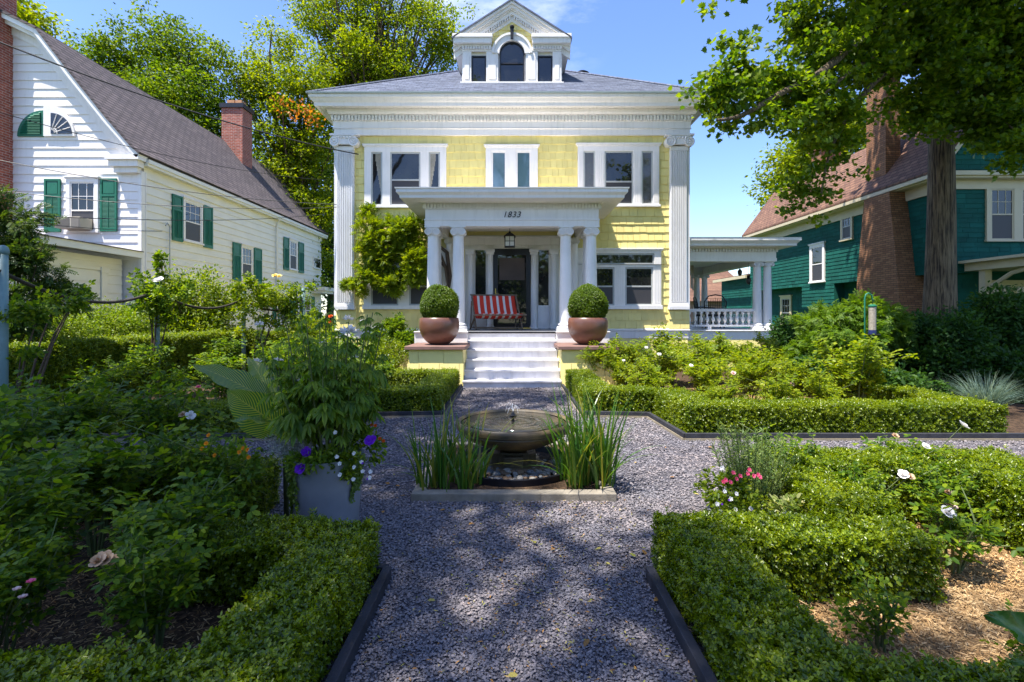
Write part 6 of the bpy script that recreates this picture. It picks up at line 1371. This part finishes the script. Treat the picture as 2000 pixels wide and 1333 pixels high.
def big_leaf(parent, base, tip, wd, nrm, bend, mat='canna', n=16, m=8):
    b, e = np.array(base), np.array(tip); L = np.linalg.norm(e-b); d = (e-b)/L; nr = np.array(nrm, float); nr -= d*nr.dot(d); nr /= np.linalg.norm(nr); sd_ = np.cross(nr, d); V = []; U = []
    for i in range(n+1):
        t_ = i/n; w_ = wd*math.sin(math.pi*min(1, t_**.8))**.75*(1-.15*t_) if 0 < t_ < 1 else .003; c = b+d*L*t_+nr*bend*4*t_*(1-t_)*L
        for j in range(-m, m+1):
            v_ = j/m; V.append(tuple(c+sd_*w_*v_+nr*(.22*w_*abs(v_)**1.4+.012*math.sin(t_*22+v_*3)*abs(v_)))); U.append((t_, v_))
    q = MB(); q.v = V; q.f = [(i*(2*m+1)+j, i*(2*m+1)+j+1, (i+1)*(2*m+1)+j+1, (i+1)*(2*m+1)+j) for i in range(n) for j in range(2*m)]
    o = q.build('leaf', M[mat], parent, smooth=True); uv = o.data.uv_layers.new(name='uv')
    for lp_ in o.data.loops: uv.data[lp_.index].uv = U[lp_.vertex_index]
    return o
cb = at(560, 905, 3.45); CN = thing('canna_plant', 'canna with huge yellow striped leaves leaning left of the grey planter', 'canna', (cb.x, cb.y, .02))
MB().tube([(cb.x, cb.y, .02), at(556, 860, 3.45), at(548, 770, 3.45), at(520, 715, 3.45)], [.018, .016, .012, .008], 8).build('stalk', M['cane'], CN, smooth=True)
big_leaf(CN, at(535, 790, 3.42), at(377, 713, 3.30), .105, (.25, -.55, .85), .05); big_leaf(CN, at(560, 838, 3.36), at(443, 762, 3.15), .15, (-.15, -.95, .35), .06)
big_leaf(CN, at(535, 790, 3.5), at(484, 698, 3.6), .09, (.8, -.6, .2), .06); big_leaf(CN, at(560, 850, 3.2), at(450, 822, 2.9), .07, (0, -.35, .95), .10)
c2 = at(2090, 1330, 1.25); C3 = thing('canna_plant', 'large plain green leaf poking in at the lower right edge of the picture', 'canna', (c2.x, c2.y, 0)); MB().tube([(c2.x, c2.y, 0), (c2.x, c2.y, .5), at(2060, 1240, 1.25)], [.012, .01, .006], 8).build('stalk', M['cane'], C3, smooth=True)
M['plainleaf'] = leafm('plain_green_leaf', [(.03, .10, .015), (.035, .11, .018)], .35, .4, .4, .2, 8); big_leaf(C3, at(2055, 1265, 1.22), at(1925, 1200, 1.15), .042, (.1, -.75, .6), .04, 'plainleaf'); big_leaf(C3, at(2060, 1330, 1.22), at(1975, 1290, 1.12), .022, (.1, -.55, .8), .04, 'plainleaf')
def mound(name, label, cat, c, r, n, ls, mat, sd, tpl=OV, group=None):
    return shrub(name, label, cat, [(c[0], c[1], c[2], r[0], r[1], r[2])], n, ls, mat, sd, tpl=tpl, group=group, stems=0)
def flowers(parent, pts, Y, mat, r, **k_):
    for (x, y) in pts: bloom(parent, x, y, Y+random.uniform(-.03, .03), mat, r, stem=False, face=(random.uniform(-.3, .3), -.9, .45), **k_)
t = mound('petunia_plant', 'purple petunias spilling over the rim of the grey planter', 'flowering plant', (px_-.02, py_-.14, .54), (.22, .12, .05), 600, .035, 'cleome', 411); flowers(t, [(722, 862), (600, 884), (588, 916)], 2.98, 'petalv', .036, n=(6, 5)); flowers(t, [(583, 918), (728, 858)], 3.0, 'petalv', .026, n=(6, 4))
t = mound('pansy_plant', 'white pansies with dark centres hanging over the right rim of the grey planter', 'flowering plant', (px_+.16, py_-.10, .51), (.12, .10, .08), 750, .028, 'box', 412); flowers(t, [(664, 906), (692, 913), (706, 903), (709, 921), (655, 845), (724, 922), (722, 934), (690, 937), (664, 928), (658, 893), (692, 886)], 3.0, 'petalw', .014, n=(5, 3)); flowers(t, [(708, 905), (656, 846), (718, 936)], 2.985, 'petalv', .008, n=(4,))
t = mound('euphorbia_plant', 'frothy tiny white flowered plant on the left rim of the grey planter', 'flowering plant', (px_-.24, py_+.05, .57), (.16, .14, .10), 2600, .014, 'silver', 413)
t = mound('lantana_plant', 'lantana with orange flower heads in the hedge corner left of the planter', 'flowering plant', (-1.78, 3.1, .42), (.24, .18, .22), 1300, .038, 'cleome', 414, group='orange lantanas'); flowers(t, [(408, 851), (403, 867), (475, 876), (484, 879), (486, 894), (420, 890), (395, 877), (468, 884)], 2.95, 'petalo', .014, n=(6, 6, 4))
t = mound('lantana_plant', 'small lantana with red orange heads on the right side of the planter', 'flowering plant', (-.98, 3.35, .58), (.14, .12, .12), 600, .035, 'rose', 415, group='orange lantanas'); flowers(t, [(688, 804), (742, 857), (749, 862), (727, 830), (733, 832)], 3.3, 'petalr', .013, n=(6, 5)); 
t = thing('creeping_jenny', 'yellow green creeping stems trailing down the sides of the grey planter', 'trailing plant', (px_, py_, .45)); s = Scat(); m_ = MB()
for (a, ln, k_) in ((3.55, .42, 7), (3.3, .45, 9), (3.8, .30, 5), (4.12, .42, 1), (5.9, .30, 6), (6.1, .22, 5), (5.6, .14, 4), (3.0, .4, 6)):
    for j in range(k_):
        aa = a+random.uniform(-.14, .14) if k_ > 1 else a; l2 = ln*random.uniform(.6, 1); P = []
        for q in range(int(l2/.014)):
            z = .53-q*.014; rr_ = .236-.03*(q*.014/.43)+.004*math.sin(q); P.append((px_+rr_*math.cos(aa)+.006*math.sin(q*.7), py_+rr_*math.sin(aa), z))
        n = len(P); P = np.array(P); o_ = np.array((math.cos(aa), math.sin(aa), 0)); sdv = np.array((-math.sin(aa), math.cos(aa), 0)); m_.tube([tuple(p) for p in P[::3]], .0015, 4, False)
        for sg_ in (-1, 1): s.add(tpl_oval(.42), P, sdv*sg_+rng.normal(size=(n, 3))*.25+np.array((0, 0, -.2)), o_+rng.normal(size=(n, 3))*.3+np.array((0, 0, .5)), rng.uniform(.016, .026, n))
m_.build('stems', M['cane'], t); s.build('foliage', M['jenny'], t)
# right-hand planting by the path
rx_, ry_ = 1.42, 3.12
PB = thing('low_planter', 'low dark planter almost hidden by pansies beside the right hedge', 'planter', (rx_, ry_, .016)); m_ = MB(); m_.lathe([(.15, .016), (.19, .2), (.195, .21), (.18, .212), (.17, .18), (.001, .18)], (rx_, ry_, 0), 30); m_.build('pot', M['zinc'], PB, auto=50)
t = thing('rosemary_plant', 'upright feathery rosemary beside the right hedge', 'herb', (rx_+.12, ry_+.1, .18)); s = Scat(); m_ = MB(); gg = np.random.default_rng(421)
for i in range(70):
    a = gg.uniform(0, 6.28); r = .21*math.sqrt(gg.random()); h = gg.uniform(.30, .56); b = Vector((rx_+.12+r*.5*math.cos(a), ry_+.1+r*.4*math.sin(a), .17)); e = b+Vector((r*.8*math.cos(a), r*.6*math.sin(a), h)); m_.tube([b, e], [.003, .0015], 4, False); n = 60
    q = gg.random(n)**.8; P = np.array(b)+np.outer(q, np.array(e-b)); T = gg.normal(size=(n, 3))*np.array((1, 1, .5))+np.array((0, 0, .9)); s.add(NEED, P, T, gg.normal(size=(n, 3)), gg.uniform(.028, .044, n))
m_.build('stems', M['cane'], t); s.build('foliage', M['rosemary'], t)
t = mound('pansy_plant', 'white pansies with dark centres at the foot of the rosemary', 'flowering plant', (rx_-.04, ry_-.08, .20), (.19, .13, .12), 1500, .028, 'privet', 422); flowers(t, [(1410, 915), (1438, 965), (1406, 1000), (1436, 996), (1466, 994), (1427, 975), (1532, 1002), (1415, 960), (1400, 985)], 2.95, 'petalw', .015, n=(5, 3)); flowers(t, [(1467, 996), (1424, 977), (1410, 985)], 2.93, 'petalv', .007, n=(4,))
t = mound('geranium_plant', 'low plant with bright pink flowers left of the rosemary', 'flowering plant', (rx_-.08, ry_+.02, .34), (.16, .12, .10), 800, .034, 'privet', 423); flowers(t, [(1417, 938), (1426, 942), (1438, 936), (1432, 924), (1460, 926), (1472, 930), (1480, 928), (1463, 918), (1412, 941), (1445, 930), (1484, 932)], 3.02, 'petalp', .015, n=(5, 4))
t = mound('variegated_plant', 'pale variegated foliage between the rosemary and the box hedge', 'plant', (rx_+.25, ry_-.12, .24), (.16, .10, .10), 600, .035, 'varieg', 424)
# ================================================================ ROPE POSTS, CLIMBING ROSES
posts = [(gx(6, 5.2), 5.2, 2.10), (gx(307, 8.6), 8.6, 2.05), (gx(476, 11.2), 11.2, 2.0), (gx(592, 12.0), 12.0, 2.0)]
plb = ['grey green post with a domed cap at the left edge', 'grey green post wrapped by a climbing rose with white bloom', 'grey green post smothered by pale climbing rose leaves', 'grey green post nearest the yellow house']
for (x, y, h), lb in zip(posts, plb):
    t = thing('garden_post', lb, 'post', (x, y, 0), 'posts carrying the garden rope'); m_ = MB(); m_.tube([(x, y, 0), (x, y, h-.03)], .042, 16); m_.build('shaft', M['postgreen'], t, smooth=True); m_ = MB(); m_.lathe([(.050, -.05), (.050, -.01), (.040, .025), (.02, .042), (.001, .046)], (x, y, h), 16); m_.build('cap', M['postgreen'], t, smooth=True)
for i, lb in enumerate(('thick dark rope sagging between the left edge post and the second post', 'dark rope hanging between the second and third garden posts', 'dark rope hanging between the third post and the one nearest the house')):
    a, b = posts[i], posts[i+1]; m_ = MB(); m_.tube(sag((a[0], a[1]-.045, a[2]-.22), (b[0], b[1]-.045, b[2]-.22), .26, 30), .022, 8); tag(m_.build('garden_rope', M['rope'], smooth=True), lb, 'rope', 'ropes slung between the garden posts')
m_ = MB(); a = posts[0]; m_.tube(sag((a[0], a[1]-.045, a[2]-.22), (a[0]-3, a[1]-2, a[2]-.22), .26, 30), .022, 8); tag(m_.build('garden_rope', M['rope'], smooth=True), 'dark rope leaving the left edge post out of the picture', 'rope', 'ropes slung between the garden posts')
def climber(label, lobes, n, ls, mat, sd, fl=()):
    t = shrub('climbing_rose', label, 'climbing rose', lobes, n, ls, mat, sd, tpl=ROSE, group='climbing roses on the posts', stems=5, stem='twig', shell=.42); 
    for q in fl: bloom(t, *q, stem=False)
climber('climbing rose on the second post with one white bloom', [sl(300, 590, 8.5, 36, 40), sl(335, 560, 8.5, 36, 26), sl(290, 560, 8.5, 32, 22), sl(315, 650, 8.5, 22, 50), sl(330, 520, 8.6, 14, 26)], 900, .12, 'rose', 431, [(311, 549, 8.2, 'petalw', .09)])
climber('climbing rose on the third post beside the driveway wall', [sl(490, 600, 11, 30, 60), sl(475, 560, 11, 24, 22), sl(500, 660, 11, 26, 40), sl(540, 575, 11.5, 40, 16)], 900, .14, 'vine', 432, [(538, 540, 11, 'petaly', .08), (546, 541, 11, 'petaly', .07)])
climber('climbing rose trained along the rope nearest the yellow house', [sl(590, 580, 11.8, 34, 26), sl(620, 600, 11.8, 20, 24), sl(570, 620, 11.8, 22, 40)], 550, .13, 'rose', 433, [(646, 619, 11.2, 'petalr', .06), (645, 630, 11.2, 'petalr', .05)])
climber('rose twining round the left edge post and its rope', [sl(30, 620, 5.3, 30, 40), sl(90, 590, 5.6, 50, 26), sl(130, 575, 5.8, 30, 20), sl(20, 690, 5.2, 26, 60)], 380, .11, 'rose', 434)
# ================================================================ BIRD FEEDER
fxp, fyp = gx(1689, 8.0), 8.0; zt_ = gz(573, 8.0)
t = thing('shepherd_hook', 'dark green iron hook pole standing before the lace leaf maple', 'pole', (fxp, fyp, 0)); hx = gx(1703, 8.0)-fxp
MB().tube([(fxp, fyp, 0), (fxp, fyp, zt_-.08), (fxp+.02, fyp, zt_-.02), (fxp+hx*.5, fyp, zt_), (fxp+hx*.95, fyp, zt_-.03), (fxp+hx*1.05, fyp, zt_-.10), (fxp+hx*1.25, fyp, zt_-.13)], .012, 8).build('pole', M['shutter'], t, smooth=True)
fz0, fz1 = gz(645, 8.0), gz(600, 8.0); fc_ = fxp+hx*1.06
t = thing('bird_feeder', 'tube bird feeder with a blue base hanging from the hook pole', 'bird feeder', (fc_, fyp, fz0)); MB().lathe([(.052, 0), (.052, fz1-fz0)], (fc_, fyp, fz0), 16).build('tube', paint('seed_tube', (.38, .33, .26), .4, .4, 40, .2), t)
MB().lathe([(.058, 0), (.062, .02), (.03, .04)], (fc_, fyp, fz1), 16).build('cap', M['shutter'], t); MB().lathe([(.055, -.06), (.056, -.001)], (fc_, fyp, fz0), 16).build('base', paint('blue_plastic', (.02, .03, .12), .4, .1, 4, 0), t); MB().lathe([(.11, -.075), (.11, -.062)], (fc_, fyp, fz0), 16).build('tray', M['doorframe'], t)
MB().tube([(fc_, fyp, fz1+.03), (fc_+.004, fyp, zt_-.09)], .003, 5).build('hanger', M['black'], t)
